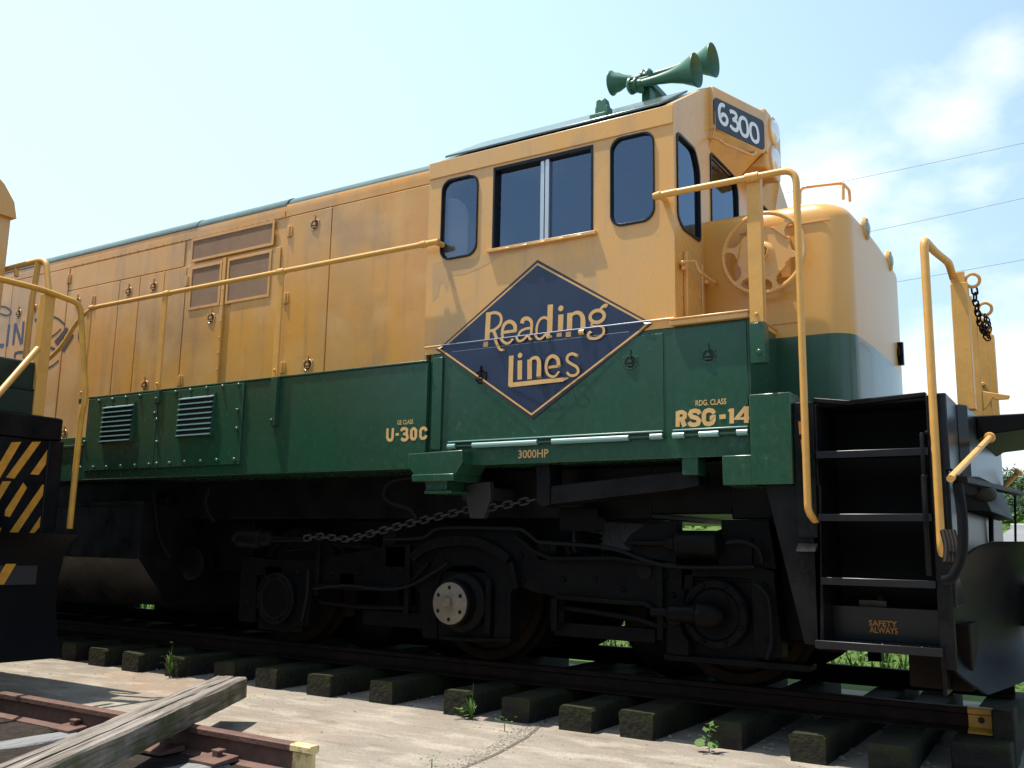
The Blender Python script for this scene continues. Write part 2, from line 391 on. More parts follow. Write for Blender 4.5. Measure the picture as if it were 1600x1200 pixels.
def text(name, body, p0, h, matn, parent, w=None, bold=.0, normal='y', lift=.002, zrot=0):
    """built-in lettering laid flat on a wall; p0 lower left corner, h cap height, w total width"""
    cu = bpy.data.curves.new(name, 'FONT'); cu.body = body; cu.size = 1; cu.offset = bold; cu.resolution_u = 3; cu.space_line = .8; cu.align_x = 'LEFT'
    t = bpy.data.objects.new(name, cu); COL.objects.link(t); bpy.context.view_layer.update()
    dg = bpy.context.evaluated_depsgraph_get(); me = bpy.data.meshes.new_from_object(t.evaluated_get(dg))
    bpy.data.objects.remove(t); bpy.data.curves.remove(cu)
    xs = [v.co.x for v in me.vertices]; ys = [v.co.y for v in me.vertices]
    kx = (w or h)/(max(xs)-min(xs)) if w else h/(max(ys)-min(ys)); ky = h/(max(ys)-min(ys)); p0 = Vector(p0); loc = WLOC[parent]
    for v in me.vertices:
        a, b = (v.co.x-min(xs))*kx, (v.co.y-min(ys))*ky
        v.co = p0+Vector((a, -lift, b))-loc
    me.materials.clear(); me.materials.append(MATS[matn])
    o = bpy.data.objects.new(name, me); COL.objects.link(o); o.parent = parent; WLOC[o] = loc
    return o

def tie(x, y0, y1, z0, z1, w, name, m, label, group=None, skew=0):
    b = MB(); n = 9; rings = []
    for i in range(n):
        y = y0+(y1-y0)*i/(n-1); j = lambda: random.uniform(-.006, .006)
        xx = x+skew*(y-y0)
        rings.append([(xx-w/2+j(), y, z0), (xx+w/2+j(), y, z0), (xx+w/2+j(), y, z1-.015+j()), (xx+w/2-.015+j(), y, z1+j()), (xx-w/2+.015+j(), y, z1+j()), (xx-w/2+j(), y, z1-.015+j())])
    b.loft(rings); return tag(b.build(name, m), label, 'railroad tie', group)
def railprof(h, head=.036, foot=.066):
    return [(-foot, 0), (foot, 0), (foot, .010), (.012, .028), (.010, h-.042), (head, h-.032), (head, h-.006), (head-.008, h), (-head+.008, h), (-head, h-.006), (-head, h-.032), (-.010, h-.042), (-.012, .028), (-foot, .010)]

# ================================================================== SETTING
def terrain(name, m, x0, x1, y0, y1, nx, ny, zf, kind='structure'):
    b = MB(60); V = [[b.bm.verts.new((x0+(x1-x0)*i/nx, y0+(y1-y0)*j/ny, zf(x0+(x1-x0)*i/nx, y0+(y1-y0)*j/ny))) for i in range(nx+1)] for j in range(ny+1)]
    for j in range(ny):
        for i in range(nx): b.fv([V[j][i], V[j][i+1], V[j+1][i+1], V[j+1][i]])
    return tag(b.build(name, m), kind=kind)
def gz(x, y):
    y = max(0, y-3.2)
    return .075*min(y, 30)+.03*max(0, min(y-30, 100))
terrain('concrete_yard', 'concrete', -40, 30, -30, 1.9, 2, 2, lambda x, y: 0)
terrain('ground', 'grass', -400, 400, 1.2, 600, 80, 120, lambda x, y: gz(x, y)-.02 if y > 1.3 else -.02)
terrain('asphalt_lot', 'asphalt', -2.5, 60, 9, 27.5, 20, 20, lambda x, y: gz(x, y)+.12)
b = MB(); n = 30
b.loft([[(-2.5+64*i/n, 27.5, gz(0, 27.5)-.05), (-2.5+64*i/n, 27.8, gz(0, 27.8)-.05), (-2.5+64*i/n, 27.8, gz(0, 27.8)+.26), (-2.5+64*i/n, 27.5, gz(0, 27.5)+.26)] for i in range(n+1)])
tag(b.build('curb', 'curb'), kind='structure')

# slab joint in the concrete
b = MB(); P = [SZ(x, y, .003) for x, y in ((860, 1120), (822, 1152), (775, 1178), (715, 1203))]
for a, c in zip(P, P[1:]):
    t = (c-a).normalized(); sd = Vector((-t.y, t.x, 0))*.012; b.face([a+sd, a-sd, c-sd, c+sd])
MATS['joint'] = mat('joint', (.10, .085, .065), .95)
tag(b.build('slab_joint', 'joint'), kind='structure')

# ---- the locomotive's track
RT_Z = .30; RE = -.61
for y in (-.79, .79):
    b = MB(30); pr = railprof(.135)
    prev = [[(x, y+a, .166+z) for a, z in pr] for x in (-24, -16, -10, -6, -3, RE)]
    b.loft(prev)
    o = b.build('rail', 'dark_rail'); near = y < 0
    tag(o, 'dark rusty rail under the near wheels of the green and yellow locomotive' if near else 'far rail of the big locomotive track behind its wheels', 'rail')
    if near:
        e = MB(); e.loft([[(x, y+a*1.05+(-.002), .165+z*1.02) for a, z in pr] for x in (RE-.125, RE+.004)])
        e.build('painted_end', 'old_yellow', o, label='yellow painted rail end with a bolt hole')
        h = MB(); h.lathe((RE-.058, y-.0155, .235), (0, -1, 0), [(0, .018), (.002, .018)], 14); h.build('bolt_hole', 'dark_in', o)
tx = [S(x, y, -1.36).x for x, y in ((1393, 1175), (1266, 1165), (1132, 1148), (997, 1132), (905, 1122), (808, 1100), (722, 1091), (597, 1075), (505, 1062), (420, 1050))]
while tx[-1] > -15: tx.append(tx[-1]-.55)
for i, x in enumerate(tx):
    tie(x, -1.38+random.uniform(-.07, .05), 1.35, 0, .163+random.uniform(-.012, .004), .215+random.uniform(-.035, .035), 'railroad_tie', 'tie_wood', 'dark mossy wooden tie under the rails of the green and yellow locomotive', 'ties under the locomotive track', random.uniform(-.03, .03))
b = MB(); b.box(-.80, -.50, -1.1, 1.2, 0, .160); tag(b.build('railroad_tie', 'tie_wood', bevel=.012), 'wide dark timber under the yellow painted rail end below the plow', 'railroad tie')
b = MB(); b.box(RE+.006, RE+.12, -.92, -.66, .0, .315); tag(b.build('stop_block', 'tie_wood', bevel=.012), 'dark timber block butted against the yellow rail end', 'block')

# ---- the near track with its old rail, ties and the timber lying across
fr = []
RY = -3.27; FZ = .0
b = MB(30); pr = railprof(.15, .034, .07); xe = -3.50
b.loft([[(x, RY+a+.02*(x-xe)*.0, FZ+z) for a, z in pr] for x in (-16, -9, -6, -4.5, xe)])
fg = tag(b.build('rail', 'rail_rust'), 'rust brown rail in the foreground with a pale yellow end', 'rail')
e = MB(); e.loft([[(x, RY+a*1.04, FZ-.001+z*1.015) for a, z in pr] for x in (xe-.135, xe+.004)]); MATS['cream'] = mat('cream', (.62, .50, .24), .6, var=((.3, .17, .08)), scale=22, amount=.7, lo=.5, hi=.62)
e.build('painted_end', 'cream', fg, label='chipped pale yellow paint on the rail end')
b = MB(30); b.loft([[(x, RY-1.44+a, FZ+z) for a, z in pr] for x in (-16, -9, -6, -3.6)])
tag(b.build('rail', 'rail_rust'), 'near rail of the foreground track, beyond the bottom left corner', 'rail')
for x, lab in ((-5.6, 'pale weathered tie on the ground at the bottom left beside the timber'), (-4.35, 'grey tie end half hidden under the foreground timber'), (-3.75, 'last grey tie under the pale yellow rail end')):
    t = tie(x, -5.0, RY-.10, -.16, -.004+.02, .21, 'railroad_tie', 'white_tie', lab, None, .16)
def plate(px, py, lab):
    c = SZ(px, py, .045); e = empty('tie_plate', (c.x, c.y, .02), lab, 'tie plate')
    b = MB(); b.hexa([(c.x-.10, c.y-.085, .018), (c.x+.10, c.y-.085, .018), (c.x+.10, c.y+.085, .018), (c.x-.10, c.y+.085, .018)], [(c.x-.10, c.y-.085, .036), (c.x+.10, c.y-.085, .036), (c.x+.095, c.y+.085, .048), (c.x-.095, c.y+.085, .048)])
    b.build('plate', 'rail_rust', e, .004)
    b = MB(); b.box(c.x-.02, c.x+.02, c.y-.0, c.y+.04, .03, .066); b.box(c.x-.03, c.x+.03, c.y, c.y+.055, .062, .078); b.build('spike', 'rail_rust', e, .004)
plate(112, 1133, 'rusty tie plate with a spike on the pale tie beside the foreground rail')
plate(252, 1166, 'rusty tie plate at the tie just right of the timber')
plate(335, 1182, 'rusty tie plate nearest the pale yellow rail end')

b = MB(30); A = SZ(337, 1056, .285); Bp = SZ(370, 1064, .285); Cn = SZ(0, 1192, .285); ax = (Cn-A); ax.z = 0; L_ = ax.length*1.5; ax.normalize(); sd = Vector((-ax.y, ax.x, 0))
A.z = 0; w = .215; rings = []; n = 26
for i in range(n):
    c = A+ax*(L_*i/(n-1)); j = lambda k=.004: random.uniform(-k, k)
    zt, zb = .285, .152
    crk = .012*(.5+.5*math.sin(i*.9))
    q = [(0, zb), (w, zb), (w, zt-.012), (w-.012, zt), (w*.63, zt-.001), (w*.60, zt-.010-crk), (w*.57, zt), (w*.3, zt+.002), (w*.27, zt-.008), (w*.25, zt), (.012, zt), (0, zt-.012)]
    rings.append([c+sd*(a+j())*1+Vector((0, 0, z+j(.0025))) for a, z in q])
if (Bp-(A+sd*w)).length > (Bp-(A-sd*w)).length: pass
b.loft(rings)
beam = tag(b.build('timber_beam', 'beam_wood'), 'long weathered grey timber lying across the foreground rails', 'timber')
beam.data.transform(Matrix.Rotation(0, 4, 'Z'))
# turn the timber's own axis along its grain
ang = math.atan2(ax.y, ax.x); beam.data.transform(Matrix.Rotation(-ang, 4, 'Z')); beam.rotation_euler = (0, 0, ang)

mat('shaded_bed', (.030, .026, .023), .95, spec=.1, var=((.06, .048, .038)), scale=7, amount=.7, fine=(.014, .012, .011), fscale=40, famount=.6, bump=.7, bscale=40)  # dark ballast colour, darkened further to hold the near engine's shadow
terrain('shaded_track_bed', 'shaded_bed', -22, -3.62, -5.6, RY-.06, 24, 6, lambda x, y: .006+.004*math.sin(x*9+y*5))
# ---- weeds
def blades(b, c, n, h, spread, w=.008, droop=.6):
    for i in range(n):
        a = random.uniform(0, 6.28); hh = h*random.uniform(.55, 1.1); r = spread*random.uniform(.3, 1); d = Vector((math.cos(a), math.sin(a), 0)); s = Vector((-d.y, d.x, 0))
        P = []
        for k in range(6):
            t = k/5; P.append(Vector(c)+d*r*t**1.3+Vector((0, 0, hh*(t*(1+droop)-droop*t*t*1.0))))
        for k in range(5):
            w0 = w*(1-(k/5)**1.6); w1 = w*(1-((k+1)/5)**1.6); b.face([P[k]-s*w0, P[k]+s*w0, P[k+1]+s*w1, P[k+1]-s*w1])
def leaves(b, c, n, h, sz, spread):
    for i in range(n):
        p = Vector(c)+Vector((random.gauss(0, spread), random.gauss(0, spread), random.uniform(.02, h)))
        u = Vector((random.uniform(-1, 1), random.uniform(-1, 1), random.uniform(-.3, .5))).normalized(); v = u.cross(Vector((0, 0, 1))).normalized(); s = sz*random.uniform(.6, 1.2)
        b.face([p, p+u*s*.5+v*s*.32, p+u*s, p+u*s*.5-v*s*.32])
def weed(px, py, lab, kind):
    c = SZ(px, py, 0); c.y -= .13; b = MB(60)
    if kind == 'tall':
        b.tube([c, c+Vector((.0, 0, .12)), c+Vector((.01, 0, .27))], [.006, .005, .002], 6); blades(b, c+Vector((0, 0, .02)), 16, .17, .17, .008, 1.3); blades(b, c+Vector((0, 0, .13)), 6, .08, .09, .006, 1.3); leaves(b, c+Vector((.01, 0, .26)), 5, .04, .03, .008)
    elif kind == 'tuft':
        blades(b, c, 26, .13, .09, .007, .5); leaves(b, c+Vector((-.05, 0, 0)), 14, .07, .055, .025); b.tube([c, c+Vector((.01, .0, .24))], .002, 5)
    elif kind == 'leafy':
        b.tube([c, c+Vector((.005, 0, .15))], .003, 5); leaves(b, c, 16, .17, .05, .022)
        for dx in (-.05, .03): b.lathe(c+Vector((dx, -.01, .05)), (.1, -.6, 1), [(0, .034), (.003, .034)], 10)
    else:
        b.tube([c, c+Vector((.0, 0, .06))], .003, 5); leaves(b, c, 22, .09, .022, .035)
    return tag(b.build('weed', 'leaf'), lab, 'weed')
weed(284, 1056, 'tall weed with drooping leaves growing left of the first visible ties', 'tall')
weed(753, 1120, 'bright grassy weed tuft growing at a tie end below the middle wheel', 'tuft')
weed(1120, 1170, 'small round leaved weed at the tie left of the last two', 'leafy')
weed(1262, 1178, 'tiny sprig growing before the second last tie', 'sprig')
weed(697, 1197, 'sparse sprig growing from the concrete at the slab joint', 'sprig')
weed(805, 1138, 'low grey green sprig by the joint near the shadow line', 'sprig')
b = MB(60)
for i in range(2600):
    x = random.uniform(-17, 5); y = random.uniform(2.3, 5.2); blades(b, (x, y, gz(x, y)-.02), 3, random.uniform(.12, .34), .12, .012, .5)
for i in range(1500):
    x = random.uniform(-12, 5); y = random.uniform(2.2, 4.2); leaves(b, (x, y, gz(x, y)), 4, .22, .07, .07)
tag(b.build('grass', 'leaf'), 'rough green weeds and grass growing behind the track', 'grass', kind='stuff')

rd = random.Random(5); b = MB(0)
def stone(c, r):
    vs = [Vector((rd.uniform(.7, 1.2)*x, rd.uniform(.7, 1.2)*y, rd.uniform(.4, .9)*z))*r+Vector(c) for x, y, z in ((1, 0, 0), (-1, 0, 0), (0, 1, 0), (0, -1, 0), (0, 0, 1), (0, 0, -.6))]
    V = [b.bm.verts.new(v) for v in vs]
    for i, j, k in ((0, 2, 4), (2, 1, 4), (1, 3, 4), (3, 0, 4), (2, 0, 5), (1, 2, 5), (3, 1, 5), (0, 3, 5)): b.fv([V[i], V[j], V[k]])
for i in range(450):
    x = rd.uniform(-12, .6); y = -1.5-abs(rd.gauss(0, .55)) if i % 3 else rd.uniform(-5, -1.3); stone((x, y, .002), .002+.011*rd.random()**5)
for i in range(2400): stone((rd.uniform(-12, .8), rd.uniform(-1.35, 1.3), .004), .006+.022*rd.random()**2)
for i in range(500): t = rd.random(); c = SZ(860-145*t, 1120+83*t, 0); stone((c.x+rd.gauss(0, .05), c.y+rd.gauss(0, .03), .002), .003+.006*rd.random())
mat('gravel_stone', (.28, .25, .21), .9, var=((.14, .12, .10)), scale=14, amount=.7)
tag(b.build('gravel', 'gravel_stone'), 'loose grit and small stones scattered over the concrete and between the ties', 'gravel', kind='stuff')
# ---- trees beyond the lot
def tree(x, y, h, wd, lab, seed):
    rd = random.Random(seed); z0 = gz(x, y)-.1
    e = empty('tree', (x, y, z0), lab, 'tree', 'trees beyond the lot')
    b = MB(60); b.tube([(x, y, z0), (x+.1, y, z0+h*.3), (x, y, z0+h*.75)], [h*.035, h*.026, h*.01], 8)
    for k in range(6):
        a = rd.uniform(0, 6.28); zz = z0+h*rd.uniform(.25, .6); b.tube([(x, y, zz), (x+math.cos(a)*wd*.3, y+math.sin(a)*wd*.3, zz+h*.16), (x+math.cos(a)*wd*.45, y+math.sin(a)*wd*.45, zz+h*.22)], [h*.012, h*.008, h*.004], 6)
    b.build('trunk', 'bark', e)
    b = MB(0); cl = []
    for k in range(26):
        a = rd.uniform(0, 6.28); t = rd.uniform(0, 1); rr = wd*.5*math.sqrt(rd.random())*(1.05-.6*t); cl.append((Vector((x+math.cos(a)*rr, y+math.sin(a)*rr, z0+h*(.16+.76*t))), h*rd.uniform(.07, .15)))
    for c, r in cl:
        for i in range(330):
            v = Vector((rd.gauss(0, 1), rd.gauss(0, 1), rd.gauss(0, .8)))*r*.6; p = c+v; s = h*rd.uniform(.012, .026)
            u = Vector((rd.uniform(-1, 1), rd.uniform(-1, 1), rd.uniform(-1, 1))).normalized(); w2 = u.orthogonal().normalized()
            b.face([p-u*s, p+w2*s*.7, p+u*s, p-w2*s*.7])
    b.build('crown', 'tree_leaf', e)
tl = ['round green tree at the far left of the tree row, hidden behind the locomotive', 'full green tree behind the yellow lever above the lot', 'taller green tree at the right edge of the photo', 'low bushy tree between the two trees at the right edge', 'green tree beyond the right edge of the photo', 'hazy green tree behind the others at the right edge', 'short green tree just right of the locomotive end sheet', 'wide green tree partly beyond the right edge of the photo']
for i, (px, Y, pt_, wd) in enumerate(((1440, 36, 748, 3.5), (1553, 42, 740, 2.9), (1604, 42, 731, 3.4), (1578, 38, 764, 2.6), (1650, 41, 736, 4.4), (1575, 60, 752, 6.5), (1533, 46, 756, 3.4), (1625, 40, 748, 3.6))):
    tree(S(px, 790, Y).x, Y, S(px, pt_, Y).z-gz(0, Y)+.1, wd, tl[i], 20+i)
b = MB(0)
for i in range(5200):
    x = random.uniform(-60, 40); y = random.uniform(28.2, 37); leaves(b, (x, y, gz(x, y)-.05), 1, .3, .55, .1)
tag(b.build('bushes', 'leaf'), 'bright green undergrowth on the bank beyond the parking lot', 'undergrowth', kind='stuff')

# ---- unseen wood added behind the camera to darken paint and window reflections
b = MB(0); rd = random.Random(11)
for k in range(120):
    x = rd.uniform(-95, 70); y = -46-rd.uniform(0, 14); h = rd.uniform(7, 13)
    for i in range(70):
        p = Vector((x+rd.gauss(0, 1.7), y+rd.gauss(0, 1.2), h*(1-rd.random()**1.4*.98))); q9 = rd.uniform(.5, 1.0)
        u = Vector((rd.uniform(-1, 1), rd.uniform(-1, 1), rd.uniform(-1, 1))).normalized(); v = u.orthogonal().normalized(); b.face([p-u*q9, p+v*q9, p+u*q9, p-v*q9])
tag(b.build('added_woods', 'tree_leaf'), 'unseen dark wood added behind the camera for the reflections', 'added_woods', kind='stuff')
# ---- overhead wires
for i, (a, c, lab) in enumerate((((1320, 283), (1620, 219), 'highest of the three thin wires crossing the cloudy sky'), ((1340, 366), (1620, 305), 'middle one of the three thin wires crossing the cloudy sky'), ((1380, 444), (1620, 402), 'lowest of the three thin wires crossing the cloudy sky'))):
    Y = 34; p, q = S(*a, Y), S(*c, Y); d = q-p; P0 = p-d*1.6; P1 = q+d*1.6
    b = MB(); b.tube([P0.lerp(P1, t/24)-Vector((0, 0, .35*4*(t/24)*(1-t/24))) + Vector((0, 0, .33)) for t in range(25)], .009, 5)
    tag(b.build('power_line', 'wire'), lab, 'wire', 'power lines in the sky')

# ================================================================== THE LOCOMOTIVE
LOCO = empty('diesel_locomotive', (-6, 0, .27), 'large orange-yellow and green diesel locomotive with a blue diamond emblem on its cab', 'locomotive')
HY, CU, CT, CL, SY = -.95, -1.50, -1.515, -1.510, -1.55
def H(px, py): p = S(px, py, HY); return p.x, p.z
def Cc(px, py, Y=CU): p = S(px, py, Y); return p.x, p.z

# ---- long hood
z_seam = (S(462, 334, HY).z+S(300, 376, HY).z)/2
z_edge = z_seam+.125
def hood_ring(x, zb=2.0, dz=0):
    pts = [(HY, zb), (HY, z_edge-.04)]
    for k in range(1, 5):
        a = R(k*5); pts.append((HY+.14*(1-math.cos(a)), z_edge-.04+.14*math.sin(a)))
    half = [(x, y, z+dz*(z > zb+.1)) for y, z in pts]
    return half+[(x, -y, z) for _, y, z in half[::-1]]
xh = S(445, 400, HY).x; xh2 = S(303, 420, HY).x
b = MB(25); b.loft([hood_ring(-17), hood_ring(-4.2)]); HOOD = b.build('long_hood', 'yellow', LOCO)
b = MB(25)
def roof_ring(x, up):
    P = []; r_ = .14+.012*up
    for k in range(9):
        a = R(20+70*k/8); P.append((HY+.14-r_*math.cos(a)-.002, z_edge-.04+r_*math.sin(a)))
    P = [(P[0][0], P[0][1]-.012)]+P+[(HY+.55, P[-1][1]+.03)]
    h = [(x, y, z) for y, z in P]; return h+[(x, -y, z) for _, y, z in h[::-1]]
b.loft([roof_ring(-17, 1.0), roof_ring(xh2-.004, 1.0)]); b.loft([roof_ring(xh2+.004, .6), roof_ring(xh-.02, .6)]); b.loft([roof_ring(xh, 0), roof_ring(-4.21, 0)])
b.build('hood_roof', 'roof_green', LOCO)
# seam under the roof edge: a lapped strip standing a little proud
b = MB(); b.loft([[(x, HY-.012, z_seam), (x, HY, z_seam), (x, HY, z_edge-.06), (x, HY-.012, z_edge-.06)] for x in (-17, xh-.02)])
b.loft([[(x, HY-.012, z_seam), (x, HY, z_seam), (x, HY, z_edge-.06), (x, HY-.012, z_edge-.06)] for x in (xh, -4.215)])
ROOFSTRIP = b

seams = [H(*p)[0] for p in ((509, 560), (443, 500), (283, 560), (207, 600), (176, 590), (130, 560), (99, 520), (70, 520), (20, 470))]
zs = lambda x: x
ztop = z_seam-.012; zbot = 2.05
zstrip0, zstrip1 = H(200, 436)[1], H(200, 399)[1]   # the long panel above the narrow doors
xs1, xs0 = H(290, 400)[0], H(110, 440)[0]
def door(x0, x1, z0, z1, parent=HOOD, m='yellow', name='hood_door', y=HY):
    b = MB(); b.box(x0+.006, x1-.006, y-.016, y, z0, z1); return b.build(name, m, parent, .005)
def latch(p, parent, m, y, r=.052, n=(0, -1, 0), tilt=0):
    x, z = p; n = Vector(n); b = MB(50); c = Vector((x, y, z))
    b.torus(c, n, r, .0065, 22, 7); b.mi = 1; b.lathe(c-n*.001, n, [(0, r*.92), (.002, r*.92)], 22)
    b.mi = 0; u = Vector((1, 0, 0)); b.box(x-r*.45, x+r*.45, y-.010, y-.002, z-r*.55, z-r*.3); b.prism_xz([(x-r*.4, z-.1*r), (x+r*.4, z-.1*r), (x+r*.18, z+r*.4), (x-r*.18, z+r*.4)], y-.014, y-.002)
    b.box(x-.005, x+.005, y-.012, y, z+r*.6, z+r*1.75); b.bolt((x-r*1.05, y, z+r*.7), n, .007, .007); b.bolt((x+r*1.05, y, z+r*.7), n, .007, .007)
    return b.build('latch', [m, 'dark_in' if m != 'yellow' else 'letter_brown'], parent)
doors = {}
sx = sorted(seams)
# narrow doors under the long panel
xe0 = xs1
# between seams
D = []
D.append(door(seams[0], -4.26, zbot, ztop, name='hood_panel'))
D.append(door(seams[1], seams[0], zbot, ztop))
fx0, fx1 = H(298, 480)[0], H(437, 430)[0]
dl = [H(*p)[0] for p in ((283, 560), (207, 600), (176, 590), (130, 560), (99, 520))]
d262 = H(252, 520)[0]
D2 = [door(a, c, zbot, zstrip0-.006) for a, c in ((d262, dl[0]), (dl[1], d262), (dl[2], dl[1]), (xs0+.0, dl[2]))]
b = MB(); b.box(xs0+.004, xs1-.004, HY-.012, HY, zstrip0+.004, zstrip1-.004); b.build('upper_panel', 'yellow', HOOD, .003)
b = MB(); b.box(xs0+.004, xs1-.004, HY-.012, HY, zstrip1+.004, ztop); b.build('upper_panel', 'yellow', HOOD, .003)
D3 = [door(a, c, zbot-.2, ztop) for a, c in ((seams[7], xs0-.006), (seams[8], seams[7]), (seams[8]-.6, seams[8]), (seams[8]-1.2, seams[8]-.6), (seams[8]-1.8, seams[8]-1.2), (seams[8]-2.5, seams[8]-1.8))]
for p, d in (((494, 352), 1), ((483, 571), 1)): latch(H(*p), D[d], 'yellow', HY-.017)
for p, k in (((203, 457), 2), ((242, 449), 1), ((228, 603), 1), ((123, 473), 3)): latch(H(*p), D2[k], 'yellow', HY-.017)
for p, k in (((55, 483), 0), ((31, 491), 1), ((102, 679), 0)): latch(H(*p), D3[k], 'yellow', HY-.017)
# the screened double door
lat = door(H(281, 590)[0], H(346, 540)[0]-.01, zbot, H(340, 407)[1]); rd_ = door(H(357, 540)[0], H(434, 500)[0], zbot, H(340, 407)[1])
b = MB(); xm = H(349, 500)[0]; b.box(xm-.03, xm+.01, HY-.030, HY, zbot, H(340, 407)[1]); 
for k in range(7): b.bolt((xm-.01, HY-.030, 2.65+k*.16), (0, -1, 0), .008, .008)
b.build('door_strip', 'yellow', HOOD, .004)
latch(H(332, 498), lat, 'yellow', HY-.017)
def screen(pxs, parent):
    P = [H(*p) for p in pxs]; x0, x1 = P[0][0], P[1][0]; z1, z0 = (P[0][1]+P[1][1])/2, (P[2][1]+P[3][1])/2
    e = .028; y = HY-.016
    b = MB()
    b.holed([(x0-e, z0-e), (x1+e, z0-e), (x1+e, z1+e), (x0-e, z1+e)], [[(x0, z0), (x1, z0), (x1, z1), (x0, z1)]], lambda a, c: (a, y-.010, c), lambda a, c: (a, y, c))
    f = b.build('screen_frame', 'yellow', parent, .003)
    b = MB(); b.box(x0, x1, y-.004, y-.001, z0, z1); b.build('screen', 'screen', f)
screen([(305, 379), (429, 349), (426, 377), (304, 410)], HOOD)
screen([(304, 422), (347, 414), (342, 475), (300, 481)], lat)
screen([(362, 408), (424, 397), (421, 462), (358, 470)], rd_)
b = MB()
for p in ((110, 437), (148, 470), (296, 440), (455, 363), (449, 467), (444, 575), (284, 595), (70, 565)):
    x, z = H(*p); b.box(x-.035, x-.010, HY-.026, HY-.010, z-.05, z+.05); b.box(x+.010, x+.035, HY-.026, HY-.010, z-.05, z+.05); b.tube([(x, HY-.026, z-.055), (x, HY-.026, z+.055)], .011, 8)
b.split('hinge', 'yellow', HOOD, .003)

for x0, x1, z in ((xs0, xs1, z_seam+.012), (xs1, xh, z_seam+.012)):
    for k in range(14): ROOFSTRIP.bolt((x0+(x1-x0)*(k+.5)/14, HY-.0125, z), (0, -1, 0), .006, .006)
ROOFSTRIP.build('roof_strip', 'yellow', HOOD)
# emblem and lettering partly hidden by the neighbouring engine
pt = Paint((0, HY-.016, 0), (0, -1, 0))
for st, w in (([(-22, 540.5), (6, 540)], .05), ([(14.3, 507), (10.5, 541)], .045), ([(24, 505), (20.5, 539)], .045), ([(24.5, 506), (33, 537)], .045), ([(37, 502), (34, 537)], .04)): pt.line(st, w)
pt.fill([(54, 498), (58.5, 497.5), (58, 502), (54, 502.5)])
pt.mb.build('hood_lettering', 'letter_blue', HOOD)
pt = Paint((0, HY-.016, 0), (0, -1, 0))
for st, w in (([(38, 550), (24.5, 552), (23.5, 560)], .035), ([(81, 494), (92, 499), (102, 508)], .025), ([(78, 528), (87, 522), (95.5, 514)], .022), ([(72, 577), (83, 571), (92, 563)], .022), ([(77, 542.5), (86, 546)], .03), ([(0, 478.5), (11, 481), (17.5, 488), (11, 493), (0, 490)], .022), ([(130, 508), (131, 513), (129.5, 520)], .008), ([(128, 534), (128.5, 542)], .008)): pt.line(st, w, len(st) > 2)
pt.fill([(85, 534), (104, 511), (107.5, 514.5), (90, 540)]); pt.fill([(96, 547), (112, 520), (116, 524), (100, 550)])
pt.fill([(123, 518), (126, 520), (128, 525), (127, 532), (124, 536), (122, 528)])
pt.mb.build('hood_emblem', 'letter_brown', HOOD)

# ---- frame and green side sill
z_walk = (S(400, 594.5, SY).z+S(640, 567, SY).z+S(160, 622, SY).z)/3
z_low = S(250, 747, SY).z*.5+S(640, 731.5, SY).z*.5
x_step = S(133, 680, SY).x; z_lo_walk = S(110, 684, SY).z; x_cabr = S(668, 560, SY).x
FR = None
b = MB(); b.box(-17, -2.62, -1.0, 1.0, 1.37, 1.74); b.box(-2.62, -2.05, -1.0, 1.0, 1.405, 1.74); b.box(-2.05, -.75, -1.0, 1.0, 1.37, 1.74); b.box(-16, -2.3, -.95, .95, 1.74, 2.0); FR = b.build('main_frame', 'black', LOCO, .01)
b = MB(); b.box(x_step, x_cabr, SY, HY+.3, z_low, z_walk); b.box(x_step, x_cabr, -HY-.3, -SY, z_low, z_walk); SILL = b.split('side_sill', 'green', LOCO, .008)
b = MB(); b.box(-17, x_step-.004, SY, HY+.3, z_low, z_lo_walk); b.box(-17, x_step-.004, -HY-.3, -SY, z_low, z_lo_walk); b.box(-17, x_step-.004, SY-.02, SY, z_lo_walk-.10, z_lo_walk-.075); b.split('lower_sill', 'green', LOCO, .006)
b = MB(); b.box(x_step, x_cabr, SY-.008, SY+.05, z_walk, z_walk+.014); b.build('walkway_edge', 'green', SILL, .003)
def hatch(x0, x1, z0, z1, lv, bolts):
    e = MB(); e.box(x0, x1, SY-.022, SY, z0, z1)
    for x, z in bolts: e.bolt((x, SY-.022, z), (0, -1, 0), .021, .024)
    p = e.build('access_panel', 'green', SILL, .003)
    (lx0, lz1), (lx1, lz0) = lv; n = 8; e = MB(); h = (lz1-lz0)/n
    e.mi = 2
    for k in range(n):
        z = lz0+h*k+h*.1; e.prism_yz([(SY-.022, z+h*.40), (SY-.022, z+h*.52), (SY-.062, z+h*.16), (SY-.062, z)], lx0, lx1)
    e.mi = 0
    for x in (lx0-.012, lx1): e.prism_yz([(SY-.022, lz0-.01), (SY-.056, lz0-.01), (SY-.056, lz0+.02), (SY-.04, lz1), (SY-.022, lz1)], x, x+.012)
    e.mi = 1; e.box(lx0, lx1, SY-.024, SY-.022, lz0, lz1)
    e.build('louver', ['green', 'dark_in', 'skylit_edge'], p)
def s_(px, py): p = S(px, py, SY-.02); return p.x, p.z
xA, xB, xC = s_(133, 690)[0], s_(242, 690)[0], s_(376, 680)[0]
zt, zb = z_walk-.012, (s_(242, 733)[1]+s_(371, 722)[1])/2
bl = [s_(*p) for p in ((156, 627), (177, 624.5), (198, 621.5), (220, 619), (133, 691), (127, 731), (147, 730.5), (168, 730), (190, 728.5), (212, 727.5), (234, 726))]
br = [s_(*p) for p in ((276, 613), (299, 610), (324, 607), (349, 604), (374, 601.5), (372, 641), (371, 670), (246, 656), (246, 691), (243, 646), (266, 724), (290, 722), (315, 721), (340, 719), (367, 718), (246, 725)) ]
hatch(xA, xB-.006, zb, zt, (s_(166, 633), s_(207, 689)), bl)
hatch(xB+.006, xC, zb, zt, (s_(285, 619), s_(333, 680)), br)
